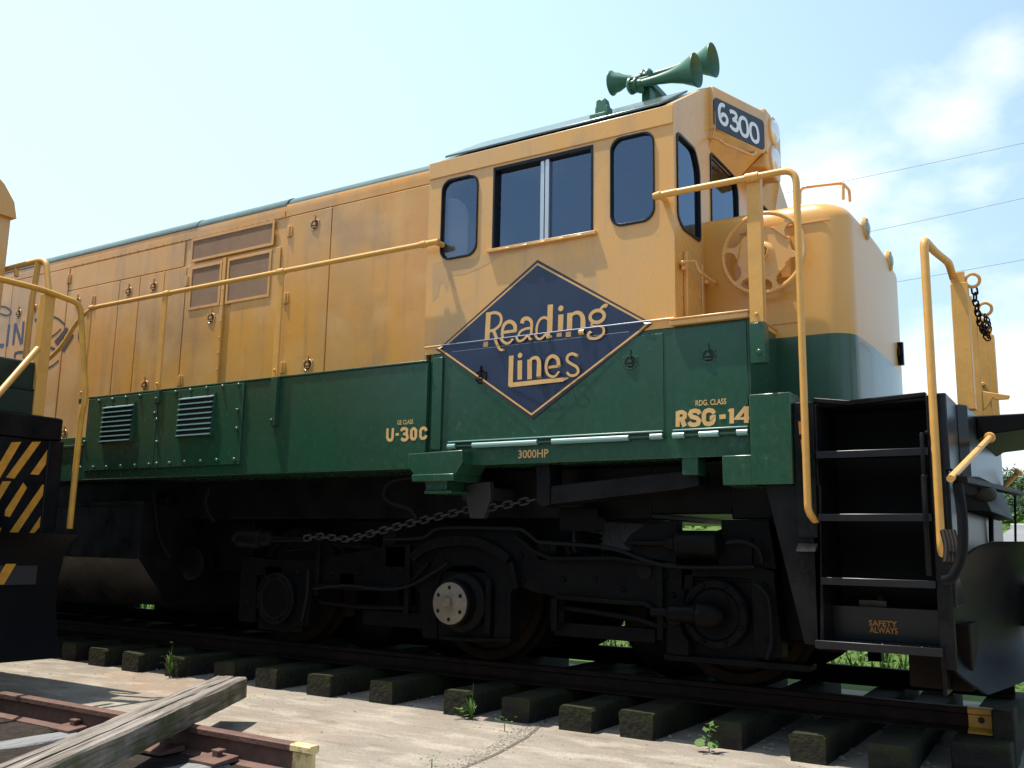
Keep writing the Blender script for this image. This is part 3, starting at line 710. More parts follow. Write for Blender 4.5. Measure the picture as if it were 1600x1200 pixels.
text('class_lettering', 'GE CLASS', tuple(S(621, 664, SY-.001)), .035, 'orange_letter' if 0 else 'letter', SILL, w=.150, bold=.015)
pt = Paint((0, SY, 0), (0, -1, 0)); q = lambda z: [(600+x/8, 640+y/8) for x, y in z]
w = .023
pt.line(q([(47, 235), (43, 350), (55, 375), (78, 385), (100, 375), (108, 350), (114, 232)]), w)
pt.line(q([(148, 312), (188, 309)]), .02)
pt.line(q([(212, 265), (235, 240), (270, 236), (290, 252), (287, 285), (268, 303), (290, 318), (297, 350), (280, 375), (250, 382), (217, 362)]), w); pt.line(q([(240, 304), (270, 303)]), .018)
pt.line(q([(345, 260), (362, 240), (385, 240), (400, 258), (400, 345), (386, 365), (360, 368), (345, 350)]), w, closed=True)
pt.line(q([(530, 268), (525, 243), (505, 230), (475, 236), (460, 262), (458, 335), (472, 357), (500, 360), (522, 345), (528, 320)]), w)
pt.mb.build('number_lettering', 'letter', SILL)
# jacking bracket and pilaster at the rear of the cab
def Sy(px, py, Y): p = S(px, py, Y); return p.x, p.z
b = MB(); Y = -1.62
b.prism_xz([Sy(*p, Y) for p in ((638, 709), (722, 703), (722, 722), (711, 741), (649, 745), (638, 730))], Y, -1.3)
b.box(Sy(647, 745, Y)[0], Sy(712, 740, Y)[0], Y-.03, -1.3, Sy(680, 752, Y)[1], Sy(680, 741, Y)[1]); b.prism_xz([Sy(*p, -1.58) for p in ((664, 750), (698, 748), (697, 766), (665, 768))], -1.58, -1.35)
b.box(Sy(660, 768, Y)[0], Sy(702, 765, Y)[0], -1.6, -1.35, Sy(680, 771, Y)[1], Sy(680, 766, Y)[1]); b.build('jacking_pad', 'green', LOCO, .006)

# ---- cab
x_r, x_f = S(671, 300, CU).x, S(1053.5, 330, CU).x
z_eave = (S(1054, 158, CU).z+S(671, 262, CU).z)/2; z_gut = (S(1052, 190, CU).z+S(800, 254, CU).z)/2
zA = (S(690, 541, CT).z+S(1020, 500.5, CT).z)/2; zB = (S(740, 548, CT).z+S(960, 520, CT).z)/2   # ledge of the emblem
z_top, y_top = 4.50, -.86
x0r, x1r = S(690.5, 345, CU).x, S(746, 335, CU).x; zr0, zr1 = S(719, 401.5, CU).z, S(719, 278, CU).z
xs_0, xs_1 = S(770, 320, CU).x, S(927, 300, CU).x; zs0, zs1 = S(848, 375, CU).z, S(862, 241, CU).z
xf0, xf1 = S(955, 290, CU).x, S(1022, 280, CU).x; zf0, zf1 = S(988, 349, CU).z, S(990, 211, CU).z
zs0 = (zs0); WT = .05
z_lowcab = S(900, 723, CL).z*.5+S(1040, 715, CL).z*.5
b = MB(20)
holesz = [rrect(x0r, x1r, zr0, zr1, .085), [(xs_0, zs0), (xs_1, zs0), (xs_1, zs1), (xs_0, zs1)], rrect(xf0, xf1, zf0, zf1, .085)]
b.holed([(x_r+.02, zB), (x_f-WT, zB), (x_f-WT, z_eave), (x_r+.02, z_eave)], holesz, lambda a, c: (a, CU, c), lambda a, c: (a, CU+WT, c))
b.box(x_r+.02, x_f-WT, 1.45, 1.5, zB, z_eave)
fy = [(-1.5, 2.05), (1.5, 2.05), (1.5, z_eave+.012), (-y_top, z_top+.012), (0, z_top+.10), (y_top, z_top+.012), (-1.5, z_eave+.012)]
wz0, wz1 = S(1098, 375, CU).z, 0
fw = [[(-1.445, 3.34), (-1.36, 3.28), (-1.035, 3.28), (-1.035, 3.80), (-1.12, 3.93), (-1.445, 3.93)], [(-.80, 3.46), (-.20, 3.46), (-.20, 3.93), (-.28, 4.03), (-.80, 4.03)]]
def rnd(poly, r):
    o = []
    m = len(poly)
    for i in range(m):
        a, c, d = Vector(poly[i-1]), Vector(poly[i]), Vector(poly[(i+1) % m]); k = min(r, (a-c).length*.4, (d-c).length*.4)
        p, q_ = c+(a-c).normalized()*k, c+(d-c).normalized()*k
        for j in range(5): t = j/4; v = p*(1-t)**2+c*2*t*(1-t)+q_*t*t; o.append((v.x, v.y))
    return o
fw = [rnd(p, .05) for p in fw]; fw2 = [[(-y, z) for y, z in p] for p in fw]
b.holed(fy, fw+fw2, lambda a, c: (x_f, a, c), lambda a, c: (x_f-WT, a, c))
b.holed([(-1.5, 2.05), (1.5, 2.05), (1.5, z_eave), (-y_top, z_top-.012), (y_top, z_top-.012), (-1.5, z_eave)], [], lambda a, c: (x_r, a, c), lambda a, c: (x_r+.02, a, c))
CAB = b.build('cab', 'cab_yellow', LOCO, .007)
b = MB(); b.box(x_r-.004, x_f+.003, CU-.010, CU, z_gut, z_eave+.004); b.build('gutter_strip', 'cab_yellow', CAB, .005)
b = MB(); b.box(x_r+.06, x_f-.06, -.35, 1.35, 2.5, 4.05); b.box(x_r+.06, x_f-.06, -1.44, 1.35, 2.5, 2.55); b.box(x_r+.03, x_r+.06, -1.44, 1.35, 2.5, 4.05); b.build('cab_interior', 'dark_in', CAB)
def pane(b, parent, o1=(0, -1, 0), o0=(0, 0, 0)):
    n = Vector(o1)-Vector(o0)
    for f in b.bm.faces:
        f.normal_update()
        if f.normal.dot(n) < 0: f.normal_flip()
    b.norecalc = True; return b.build('pane', 'glass', parent)
def gasket(poly, w, fn, thick, name, parent, gl_off=.012):
    """rubber-framed window: ring and pane in the same real opening"""
    c = Vector((sum(p[0] for p in poly)/len(poly), sum(p[1] for p in poly)/len(poly)))
    def off(p, k): v = Vector(p)-c; return tuple(c+v*(1+k/v.length))
    b = MB(); b.holed([off(p, w*.6) for p in poly], [[off(p, -w*.6) for p in poly]], lambda a, d: fn(a, d, thick), lambda a, d: fn(a, d, -.02)); f = b.build(name, 'gasket', parent, .004)
    b = MB(); A = [off(p, -w*.3) for p in poly]; b.face([fn(a, d, -gl_off) for a, d in A]); pane(b, f, fn(0, 0, 1), fn(0, 0, 0))
    return f
side = lambda a, d, t: (a, CU-t, d); front = lambda a, d, t: (x_f+t, a, d)
gr = gasket(rrect(x0r, x1r, zr0, zr1, .085, 7), .014, side, .012, 'cab_window', CAB)
gf = gasket(rrect(xf0, xf1, zf0, zf1, .085, 7), .014, side, .012, 'cab_window', CAB)
for p in fw+fw2: gasket(p, .017, front, .010, 'front_window', CAB)
b = MB(30); xb = S(693, 400, CU).x; xb1 = S(722, 350, CU).x
b.prism_xz([(xb-.05, zr0-.1), (xb1, zr0-.1), (xb1, zr1-.27), (xb1-.03, zr1-.19), (xb1-.1, zr1-.13), (xb-.05, zr1-.10)], CU+.075, CU+.085); b.build('pale_panel', 'pale', gr, label='pale rounded panel inside the rear window')  # pale rounded panel just behind the rear pane
# sliding window
b = MB(); t = .03; y0, y1 = CU-.004, CU+.06
b.box(xs_0, xs_0+.018, y0, y1, zs0, zs1); b.box(xs_1-.018, xs_1, y0, y1, zs0, zs1); b.box(xs_0+.018, xs_1-.018, y0, y1, zs1-.028, zs1)
SW = b.build('sliding_window', 'gasket', CAB, .003)
xm0, xm1 = S(843, 315, CU).x, S(857, 315, CU).x
b = MB(); m_ = (xm0+xm1)/2; b.box(xm0, m_-.005, CU+.008, CU+.035, zs0, zs1-.028); b.box(m_+.005, xm1, CU+.002, CU+.03, zs0, zs1-.028); b.box(xm1+.03, xm1+.04, CU+.008, CU+.02, zs0, zs1-.03) if 0 else None
b.build('mullion', 'silver', SW, .003)
b = MB(); b.face([(xs_0, CU+.04, zs0), (xm0, CU+.04, zs0), (xm0, CU+.04, zs1), (xs_0, CU+.04, zs1)]); pane(b, SW)
b = MB(); b.face([(xm1, CU+.03, zs0), (xs_1, CU+.03, zs0), (xs_1, CU+.03, zs1), (xm1, CU+.03, zs1)]); pane(b, SW)
b = MB(); b.box(xs_0-.03, xs_1+.03, CU-.03, CU, zs0-.03, zs0-.006)
for k in range(5): x = xs_0+.12+(xs_1-xs_0-.24)*k/4; b.box(x-.05, x+.05, CU-.034, CU-.028, zs0-.032, zs0-.018)
b.build('window_sill', 'cab_yellow', SW, .005)
mat('grime', (.50, .31, .145), .5, var=((.60, .36, .14)), scale=5, amount=.6)
pt = Paint((0, CU, 0), (0, -1, 0), .0008)
pt.fill([(676, 412), (700, 405), (735, 405), (772, 394), (790, 392), (784, 400), (752, 418), (728, 428), (706, 431), (712, 454), (707, 449), (702, 436), (699, 456), (694, 444), (689, 440), (684, 464), (676, 470)])
pt.fill([(775, 394), (800, 390), (830, 385), (832, 388), (800, 397)])
pt.mb.build('grime_stain', 'grime', CAB)
# the ledge across the emblem and the green lower side
x_le, x_lr = S(664, 548, CT).x, S(1053, 498, CT).x
b = MB(); b.box(x_le, x_lr, CT, CU+.03, zB, zA); LEDGE = b.build('side_ledge', 'cab_yellow', CAB, .003)
k0, k1 = S(690, 541, CT).x, S(1018, 503, CT).x
for a, c, mm in ((x_le, k0, 'cab_yellow'), (k0, k1, 'bead_blue'), (k1, x_lr, 'cab_yellow')):
    b = MB(60); b.tube([(a, CT+.001, zA), (c, CT+.001, zA)], .009, 10); b.build('bead', mm, LEDGE)
b = MB(60); b.tube([(k0+.1, CT+.003, zB+.001), (k1-.16, CT+.003, zB+.001)], .006, 8); b.build('bead', 'bead_blue', LEDGE)
b = MB(); b.box(x_cabr, S(1238, 700, CL).x-.25, CL, -1.2, z_lowcab, zB-.001); b.box(x_cabr, S(1238, 700, CL).x-.25, 1.2, 1.528, z_lowcab, zB-.001); LOW = b.split('lower_side', 'green', LOCO, .006)
xp = [S(677, 620, CL).x, S(692, 620, CL).x]
b = MB(); b.box(xp[0], xp[1], CL-.022, CL, S(684, 703, CL).z, zB-.03); b.build('pilaster', 'green', LOW, .005)
zd1 = zB-.03; zd0 = (S(800, 685, CL).z+S(1037, 673, CL).z)/2
def cabdoor(x0, x1, zd1, name='battery_door'):
    b = MB(); b.box(x0, x1, CL-.008, CL, zd0, zd1); d = b.build(name, 'green', LOW, .006)
    b = MB(); b.box(x0, x1, CL-.034, CL, zd0-.010, zd0-.001); b.build('drip_edge', 'skylit_edge', d, .003)  # drip strip in the lightened green, its top highlight painted in
    zh = (S(800, 694, CL).z+S(1037, 682, CL).z)/2
    b = MB(); L_ = x1-x0; n = max(1, round(L_/.55)); k = 0
    b.tube([(x0, CL-.018, zh), (x1, CL-.018, zh)], .010, 8)
    seg = [(0, .16), (.36, .62), (.86, 1)] if L_ < 1 else [(0, .04), (.13, .45), (.52, .86), (.95, 1)]
    b.mi = 1
    for a, c in seg: b.tube([(x0+L_*a, CL-.026, zh), (x0+L_*c, CL-.026, zh)], .019, 10)
    b.build('hinge_rod', ['green', 'skylit_edge'], d); return d
xd = [S(705, 640, CL).x, S(1037, 600, CL).x, S(1053, 600, CL).x, S(1169, 600, CL).x]
BD1 = cabdoor(xd[0], xd[1], zd1); BD2 = cabdoor(xd[2], xd[3], S(1110, 508, CL).z)
for p, d, m in (((752, 589), BD1, 'black'), ((985, 566), BD1, 'green'), ((1107, 556), BD2, 'green')):
    latch(Sy(*p, CL-.008), d, m, CL-.0085, .046)
# step-up platform by the cab front door, yellow edge
xq = S(1168, 488, -1.53).x; zq = (S(1054, 497, -1.53).z+S(1167, 486, -1.53).z)/2
b = MB(); b.box(x_lr, xq, -1.508, -.8, z_lowcab, zq-.045); b.build('door_platform', 'green', LOCO, .005)
b = MB(); b.box(x_f-.02, xq+.006, -1.548, -.8, zq-.045, zq-.012); b.box(x_f-.02, xq+.012, -1.556, -1.50, zq-.012, zq); b.box(xq-.04, xq+.012, -1.50, -.86, zq-.012, zq); b.build('platform_edge', 'cab_yellow', LOCO, .004)
text('power_lettering', '3000HP', tuple(S(810, 716.5, CL-.001)), .058, 'letter', LOW, w=S(857, 710, CL).x-S(810, 710, CL).x, bold=.012)
text('class_lettering', 'RDG. CLASS', tuple(S(1087, 634.5, CL-.009)), .036, 'letter', BD2, w=S(1135, 630, CL).x-S(1087, 630, CL).x, bold=.015)
pt = Paint((0, CL-.008, 0), (0, -1, 0)); q = lambda z: [(1030+x/6.667, 600+y/6.667) for x, y in z]; w = .027
pt.line(q([(195, 284), (193, 446)]), w); pt.line(q([(196, 298), (245, 293), (267, 308), (268, 345), (250, 362), (196, 368)]), .026); pt.line(q([(236, 366), (268, 442)]), .03)
pt.line(q([(425, 312), (408, 285), (372, 278), (335, 288), (322, 315), (338, 340), (395, 356), (418, 382), (405, 415), (370, 426), (328, 422), (312, 396)]), .027)
pt.line(q([(575, 308), (556, 280), (520, 272), (485, 284), (467, 315), (467, 385), (486, 412), (520, 418), (555, 404), (568, 380), (568, 352), (528, 354)]), .027)
pt.line(q([(628, 345), (694, 337)]), .028); pt.line(q([(758, 256), (757, 412)]), .028); pt.line(q([(727, 289), (752, 266)]), .02)
pt.line(q([(912, 235), (909, 405)]), .028); pt.line(q([(905, 240), (806, 362), (938, 352)]), .024)
pt.mb.build('number_lettering', 'letter', BD2)

# ---- the diamond emblem, draped over upper wall, ledge and lower doors
def drape(mb, lift):
    bm = mb.bm
    for z in (zA, zB):
        bmesh.ops.bisect_plane(bm, geom=bm.verts[:]+bm.edges[:]+bm.faces[:], plane_co=(0, 0, z), plane_no=(0, 0, 1))
    # duplicate the cut so that each level keeps its own flat paint
    bmesh.ops.split_edges(bm, edges=[e for e in bm.edges if all(abs(v.co.z-zA) < 1e-5 for v in e.verts) or all(abs(v.co.z-zB) < 1e-5 for v in e.verts)])
    for f in bm.faces:
        c = f.calc_center_median().z
        y = CU if c > zA else (CT if c > zB else CL-.008)
        for v in f.verts: v.co.y = v.co.y-CU+y
def emblem(fill_, mats, name):
    p = Paint((0, CU, 0), (0, -1, 0), .0015); fill_(p); drape(p.mb, 0); return p.mb.build(name, mats, DIA)
DIA = None
k = [S(*p, CU) for p in ((684, 546.5), (840, 406), (1021, 506.5), (834.5, 655.5))]
p = Paint((0, CU, 0), (0, -1, 0), .0012); p.mb.face([v+Vector((0, -.0012, 0)) for v in k]); drape(p.mb, 0); DIA = p.mb.build('diamond_emblem', 'blue', CAB)
cen = sum(k, Vector())/4
def ins(d): return [cen+(v-cen)*(1-d/((v-cen).length*.62)) for v in k]
def ringp(p, d, w):
    p.ribbon(ins(d), w, closed=True)
emblem(lambda p: ringp(p, .004, .008), 'letter_brown', 'outline')
emblem(lambda p: ringp(p, .019, .013), 'letter', 'border')
def words(p):
    w = .034; t = .019
    L = lambda a, w_, *r: p.line(a, [k*1.14 for k in w_] if isinstance(w_, list) else w_*1.14, *r)
    L([(763.5, 488), (760.5, 542.5)], .036); L([(763, 491), (773, 488.5), (781, 491.5), (783.5, 499), (781, 508), (773, 515), (765, 517.5)], [.02, .024, .03, .036, .034, .024, .018], True)
    L([(771, 515), (775.5, 527), (781, 540), (786, 547.5), (791, 548)], [.024, .036, .037, .028, .014], True)
    L([(786, 519.5), (805.5, 517)], t); L([(805, 518.5), (804.5, 508), (797, 502.5), (788.5, 507), (785, 519), (787, 531), (794, 537.5), (800, 536.5), (804.5, 531)], [.028, .026, .02, .03, .036, .034, .028, .024, .014], True)
    L([(816, 505.5), (817.5, 500), (823, 497.5), (829, 500.5), (831, 507), (830.2, 522), (831, 530.5), (834.5, 530.5)], [.03, .024, .022, .032, .036, .035, .026, .012], True)
    L([(829.5, 512.5), (821, 514), (813, 518.5), (810.5, 526), (813.5, 533.5), (820, 533), (828, 525.5)], [.016, .02, .03, .035, .032, .022, .016], True)
    L([(860.3, 476), (859, 522), (860.5, 527.3), (864.5, 526.5)], [.038, .037, .028, .012]); L([(858, 500.5), (852, 496.2), (844.5, 499), (839.5, 509), (839, 520), (843, 529.5), (849.5, 530.3), (857.5, 522)], [.018, .022, .03, .036, .036, .03, .022, .014], True)
    p.dot(876.7, 482, .021); L([(876.8, 491.5), (875.7, 527)], .036)
    L([(890.8, 489), (890, 527)], .036); L([(891.5, 494.5), (898, 489.5), (905, 489), (910, 494), (911.3, 503), (911, 524)], [.016, .022, .028, .036, .037, .037], True)
    g = [(933.5+11*math.cos(a), 494.6+9.3*math.sin(a)+(-.11)*11*math.cos(a)) for a in [2*math.pi*i/14 for i in range(14)]]
    L(g, .022, True, True); L([(937, 486), (941, 480.5), (946, 477.5), (949, 479)], [.012, .014, .022, .026], True)
    L([(929, 503), (924.5, 507.5), (929, 510.5), (939, 510), (945.5, 513), (947, 520), (943, 527), (935, 530.5), (926, 530), (922.5, 525), (926, 519.5)], [.014, .018, .022, .028, .034, .036, .032, .026, .022, .022, .018], True)
    L([(801.5, 556.5), (800.2, 604)], .034); L([(799, 602.5), (850, 597.8), (884, 594.5), (891, 591)], [.028, .027, .024, .006])
    p.dot(815.2, 556.2, .019); L([(815, 564), (814.8, 594)], .033)
    L([(830.3, 562.5), (830.2, 593.5)], .033); L([(831, 567), (836, 562), (842, 560.5), (846, 564), (847, 572), (846.3, 591.5)], [.014, .02, .026, .033, .034, .034], True)
    L([(859.5, 575), (878, 572.5)], .017); L([(877.5, 573.5), (876, 563), (868.5, 558), (861, 562.5), (857.8, 574), (860, 585), (867, 590), (873, 588.5), (877.5, 582)], [.026, .026, .02, .03, .035, .032, .026, .022, .012], True)
    L([(906.5, 557.5), (899, 554.5), (892, 557.5), (891, 565), (898, 570.5), (905.5, 575), (908, 582), (903.5, 587.5), (895.5, 588), (889.5, 582.5)], [.018, .022, .028, .033, .034, .034, .032, .026, .022, .016], True)
emblem(words, 'letter', 'emblem_lettering')

# ---- cab roof
b = MB(25)
def cab_roof(x, d):
    P = [(CU-.012, z_eave-.012+d), (CU+.03, z_eave+.012+d), (-1.18, z_eave+.20+d), (y_top, z_top+d), (0, z_top+.09+d)]
    h = [(x, y, z) for y, z in P]; return h+[(x, -y, z) for _, y, z in h[:-1][::-1]]
b.loft([cab_roof(x_r, 0), cab_roof(x_f-.003, 0)]); b.build('cab_roof', 'roof_green', CAB, .004)
b = MB(25); P = [(-1.38, z_eave+.088), (-1.38, z_eave+.106), (-1.17, z_eave+.235), (y_top, z_top+.028), (y_top, z_top+.01), (-1.17, z_eave+.212)]
b.loft([[(x_r+.05, y, z) for y, z in P], [(x_f-.14, y, z) for y, z in P]]); b.build('roof_visor', 'roof_green', CAB, .004)

# ---- number board and headlight
NB0, NB1 = Vector((x_f, -.80, 0)), Vector((x_f+.20, -.20, 0))
zt_, zb_ = SX(1115, 150, x_f).z+.015, SX(1115, 205, x_f).z-.01
n_nb = Vector((NB1.y-NB0.y, -(NB1.x-NB0.x), 0)).normalized()
for sgn in (1, -1):
    b = MB(20); f = lambda y: y*sgn
    ring = [(x_f-.05, f(-.80)), (x_f+.035, f(-.80)), (x_f+.235, f(-.20)), (x_f+.235, f(0)), (x_f-.05, f(0))]
    b.loft([[(x, y, zb_-.01) for x, y in ring], [(x, y, zt_+.015) for x, y in ring]])
    b.loft([[(x_f-.04, f(-.80), zb_-.01), (x_f+.035, f(-.80), zb_-.01), (x_f+.235, f(-.20), zb_-.01), (x_f-.04, f(-.20), zb_-.01)], [(x_f-.04, f(-.82), zb_-.20), (x_f-.01, f(-.82), zb_-.20), (x_f, f(-.20), zb_-.20), (x_f-.04, f(-.20), zb_-.20)]])
    BOX = b.build('number_board_box', 'cab_yellow', CAB, .012)
    if sgn == 1: BOX1 = BOX
o_nb = Vector((x_f+.035, -.80, zb_)); n_nb = Vector((.6, -.2, 0)).normalized()
pt = Paint(o_nb, n_nb); b = MB(0)
def nbp(px, py, k=0): return SP(px, py, o_nb, n_nb)
cor = [nbp(*p) for p in ((1114.5, 150), (1193.5, 191), (1193.5, 236.5), (1115.5, 198))]
# a flat rounded panel in the plane of the box face
uu = Vector((.2, .6, 0)).normalized()
us = [(c-o_nb).dot(uu) for c in cor]; u0, u1 = (us[0]+us[3])/2, (us[1]+us[2])/2; zz1, zz0 = (cor[0].z+cor[1].z)/2, (cor[2].z+cor[3].z)/2
mk = lambda u, z, d: o_nb+uu*u+Vector((0, 0, z-o_nb.z))+n_nb*d
b.prism(rrect(u0, u1, zz0, zz1, .035), lambda u, z: mk(u, z, -.004), lambda u, z: mk(u, z, .006))
NBD = b.build('number_board', 'board', BOX1)
pt = Paint(o_nb+n_nb*.006, n_nb); q = lambda z: [(1080+x/10, 120+y/10) for x, y in z]; w = .030
pt.line(q([(520, 470), (490, 440), (455, 450), (434, 510), (440, 620), (470, 705), (520, 745), (553, 720), (558, 660), (530, 605), (490, 590), (448, 630)]), w, True)
pt.line(q([(598, 545), (640, 545), (690, 580), (700, 630), (665, 668), (640, 672)]), w, True); pt.line(q([(655, 675), (705, 705), (728, 780), (705, 835), (650, 815), (605, 760)]), w, True)
pt.line(q([(795, 640), (850, 680), (875, 780), (878, 890), (845, 930), (790, 890), (758, 790), (756, 680)]), w, True, True)
pt.line(q([(955, 735), (1010, 775), (1038, 870), (1042, 985), (1008, 1020), (955, 980), (922, 880), (922, 770)]), w, True, True)
pt.mb.build('number_lettering', 'white_digit', NBD)
b = MB(20); hx = x_f+.37; hz1 = SX(1198, 170, hx).z; 
hy = -.17
hz1 = S(1197, 169, hy).z; hz0 = S(1205, 262, hy).z; hx = S(1197, 169, hy).x
b.loft([[(x_f-.02, -.22, hz0+.05), (x_f-.02, .22, hz0+.05), (x_f-.02, .22, hz1), (x_f-.02, -.22, hz1)], [(hx, -.19, hz0), (hx, .19, hz0), (hx, .19, hz1), (hx, -.19, hz1)]])
HL = b.build('headlight_box', 'cab_yellow', CAB, .02)
hc = (hz1+hz0)/2
for z in (hc+(hz1-hz0)*.24, hc-(hz1-hz0)*.24):
    b = MB(50); b.torus((hx, 0, z), (1, 0, 0), .105, .016, 28, 8); b.mi = 1; b.lathe((hx-.02, 0, z), (1, 0, 0), [(.012, .10), (.028, .10), (.05, .08), (.062, .04), (.066, .001)], 24); b.build('headlight', ['cab_yellow', 'headlight'], HL)
p = [SX(1112, 218, x_f+.10), SX(1118, 222, x_f+.13), SX(1122, 228, x_f+.15), SX(1165, 246, x_f+.17), SX(1172, 243, x_f+.16), SX(1172, 238, x_f+.12)]
b = MB(60); b.tube(fillet([nbp(1111, 214)-n_nb*.02, nbp(1113, 220)+n_nb*.05, nbp(1121, 229)+n_nb*.06, nbp(1166, 247)+n_nb*.06, nbp(1172, 240)+n_nb*.06, nbp(1172, 237)-n_nb*.02], .03), .010, 8)
b.build('grab_iron', 'cab_yellow', BOX1)

# ---- horns
HORN = empty('air_horn', tuple(S(1012, 150, -.75)), 'green three-trumpet air horn standing on the cab roof', 'horn')
def trumpet(tip, bell, R_):
    tip, bell = Vector(tip), Vector(bell); d = bell-tip; L_ = d.length; b = MB(50)
    pr = [(0, .030), (.06, .032), (L_*.3, .036), (L_*.55, .050), (L_*.75, .074), (L_*.9, .105*R_/.13), (L_*.97, R_*.93), (L_, R_), (L_+.006, R_), (L_-.01, R_*.9), (L_*.8, R_*.55), (L_*.5, .03)]
    b.lathe(tip, d, pr, 28); return b.build('trumpet', 'horn_green', HORN)
zc = S(1000, 130, -.75).z
T1a, T1b = S(1001, 131, -.85), S(1087.5, 110.5, -.85)
T1b.z = S(1087, 110, -.85).z
T2a, T2b = S(1020, 118, -.45), S(1114, 94, -.45)
T3a, T3b = S(1000, 122.5, -.62), S(957, 130, -.62)
trumpet(T1a, T1b, .128); trumpet(T2a, T2b, .135); trumpet(T3a, T3b, .10)
b = MB(40)
for a, c, y in ((T1a, T1b, -.85), (T2a, T2b, -.45), (T3a, T3b, -.62)):
    d = (c-a).normalized(); b.lathe(a-d*.10, d, [(0, .05), (.015, .066), (.03, .066), (.032, .05), (.06, .05), (.062, .06), (.075, .06), (.077, .04), (.11, .035)], 18)
    for k in range(8):
        u = d.orthogonal().normalized(); v = d.cross(u); b.bolt(a-d*.09+(u*math.cos(k*.785)+v*math.sin(k*.785))*.056, d, .008, .05)
m1 = (T1a+T3a)/2
b.tube([T1a-Vector((.0, 0, .05)), T3a-Vector((0, 0, .03)), T2a-Vector((0, 0, .05))], .028, 10)
b.build('manifold', 'horn_green', HORN)
b = MB(40); bp_ = S(1014, 146, -.72); b.box(bp_.x-.07, bp_.x+.05, bp_.y-.12, bp_.y+.28, bp_.z+.035, bp_.z+.085); b.box(bp_.x-.04, bp_.x+.03, bp_.y-.05, bp_.y+.06, z_top-.01, bp_.z+.035); b.build('base', 'horn_green', HORN, .006)
ANT = S(943, 180, -1.25); az = S(943, 157, -1.25).z
b = MB(30); b.box(ANT.x-.05, ANT.x+.05, -1.29, -1.20, z_eave+.03, az-.06); b.prism_xz([(ANT.x-.045, az-.07), (ANT.x+.045, az-.07), (ANT.x+.03, az), (ANT.x+.005, az-.012), (ANT.x-.01, az), (ANT.x-.04, az-.01)], -1.29, -1.22); b.box(ANT.x-.06, ANT.x+.07, -1.36, -1.24, z_eave+.10, z_eave+.155)
tag(b.build('roof_bracket', 'horn_green', None, .005), 'small dark green bracket fixed to the cab roof edge behind the horn', 'bracket')

# ---- short nose
NX = -1.25; NZ = (S(1100, 338, HY).z+S(1300, 311, HY).z)/2; zG = (S(1260, 523, HY).z+S(1330, 518, HY).z)/2; DZ = 2.06
def nose_ring(z, ins=0, r=.17):
    r = max(.03, r); x1 = NX-ins; y = -HY-ins*.5; P = [(x_f-.02, -y)]
    for k in range(9):
        a = R(-90+90*k/8); P.append((x1-r+r*math.cos(a), -y+r+r*math.sin(a)))
    # a very slight crown across the front
    for t in (-.6, -.3, 0, .3, .6): P.append((x1+.02*(1-t*t), t*(y-r)/1))
    for k in range(9):
        a = R(90*k/8); P.append((x1-r+r*math.cos(a), y-r+r*math.sin(a)))
    P.append((x_f-.02, y)); return [(a, c, z) for a, c in P]
b = MB(40); zr = [DZ, zG, NZ-.13]; rings = [nose_ring(z) for z in zr]
for k in range(1, 7):
    a = R(k*15); rings.append(nose_ring(NZ-.13+.13*math.sin(a), .16*(1-math.cos(a))))
V = b.loft(rings)
for f in b.bm.faces:
    if f.calc_center_median().z < zG: f.material_index = 1
mat('nose_yellow', (.66, .32, .055), .32, spec=.6, coat=.05, var=[((.60, .34, .11), 1.4, (1, 1, .5), .6, .42, .62), ((.40, .25, .11), 6, (1, 1, .12), .4, .56, .75)], bump=.09, bscale=1.6)
mat('nose_green', (.009, .064, .028), .26, spec=.6, coat=.2, var=((.016, .055, .034)), scale=1.3, amount=.6, bump=.1, bscale=2)
NOSE = b.build('short_nose', ['nose_yellow', 'nose_green'], LOCO)
b = MB(); p0, p1 = S(1215, 356, HY), S(1298, 339, HY); b.box(p0.x-.26, p1.x, HY-.008, HY, p0.z-.004, p0.z+.004)
p0, p1 = S(1206, 507, HY), S(1247, 502, HY); b.box(p0.x, p1.x, HY-.008, HY, p0.z-.004, p0.z+.004)
b.build('seam', 'cab_yellow', NOSE)
for y in (-.66, .66):
    c = SX(1350, 358, NX); b = MB(50); c = Vector((NX-.004, math.copysign(c.y, y), c.z))
    b.lathe(c, (1, 0, 0), [(0, .082), (.020, .082), (.030, .072), (.015, .064)], 26); b.mi = 1; b.lathe(c, (1, 0, 0), [(.01, .064), (.028, .058), (.042, .035), (.046, .002)], 22); b.build('marker_light', ['cab_yellow', 'lens'], NOSE)
b = MB(50); c = SX(1406, 553, NX+.02); c.x = NX+.018; b.torus(c, (1, 0, 0), .05, .012, 16, 6); b.box(c.x-.01, c.x+.03, c.y-.02, c.y+.02, c.z-.09, c.z+.09); b.build('nose_latch', 'black', NOSE)
b = MB(60); ry = -.35
P = [S(1250, 318, ry), S(1250, 293, ry), S(1316, 286, ry), S(1327, 297, ry+.25), S(1328, 315, ry+.25)]
b.tube(fillet(P, .05), .011, 8); b.tube([S(1317.5, 287, ry), S(1317.5, 312, ry)], .011, 8); b.build('grab_iron', 'cab_yellow', NOSE)
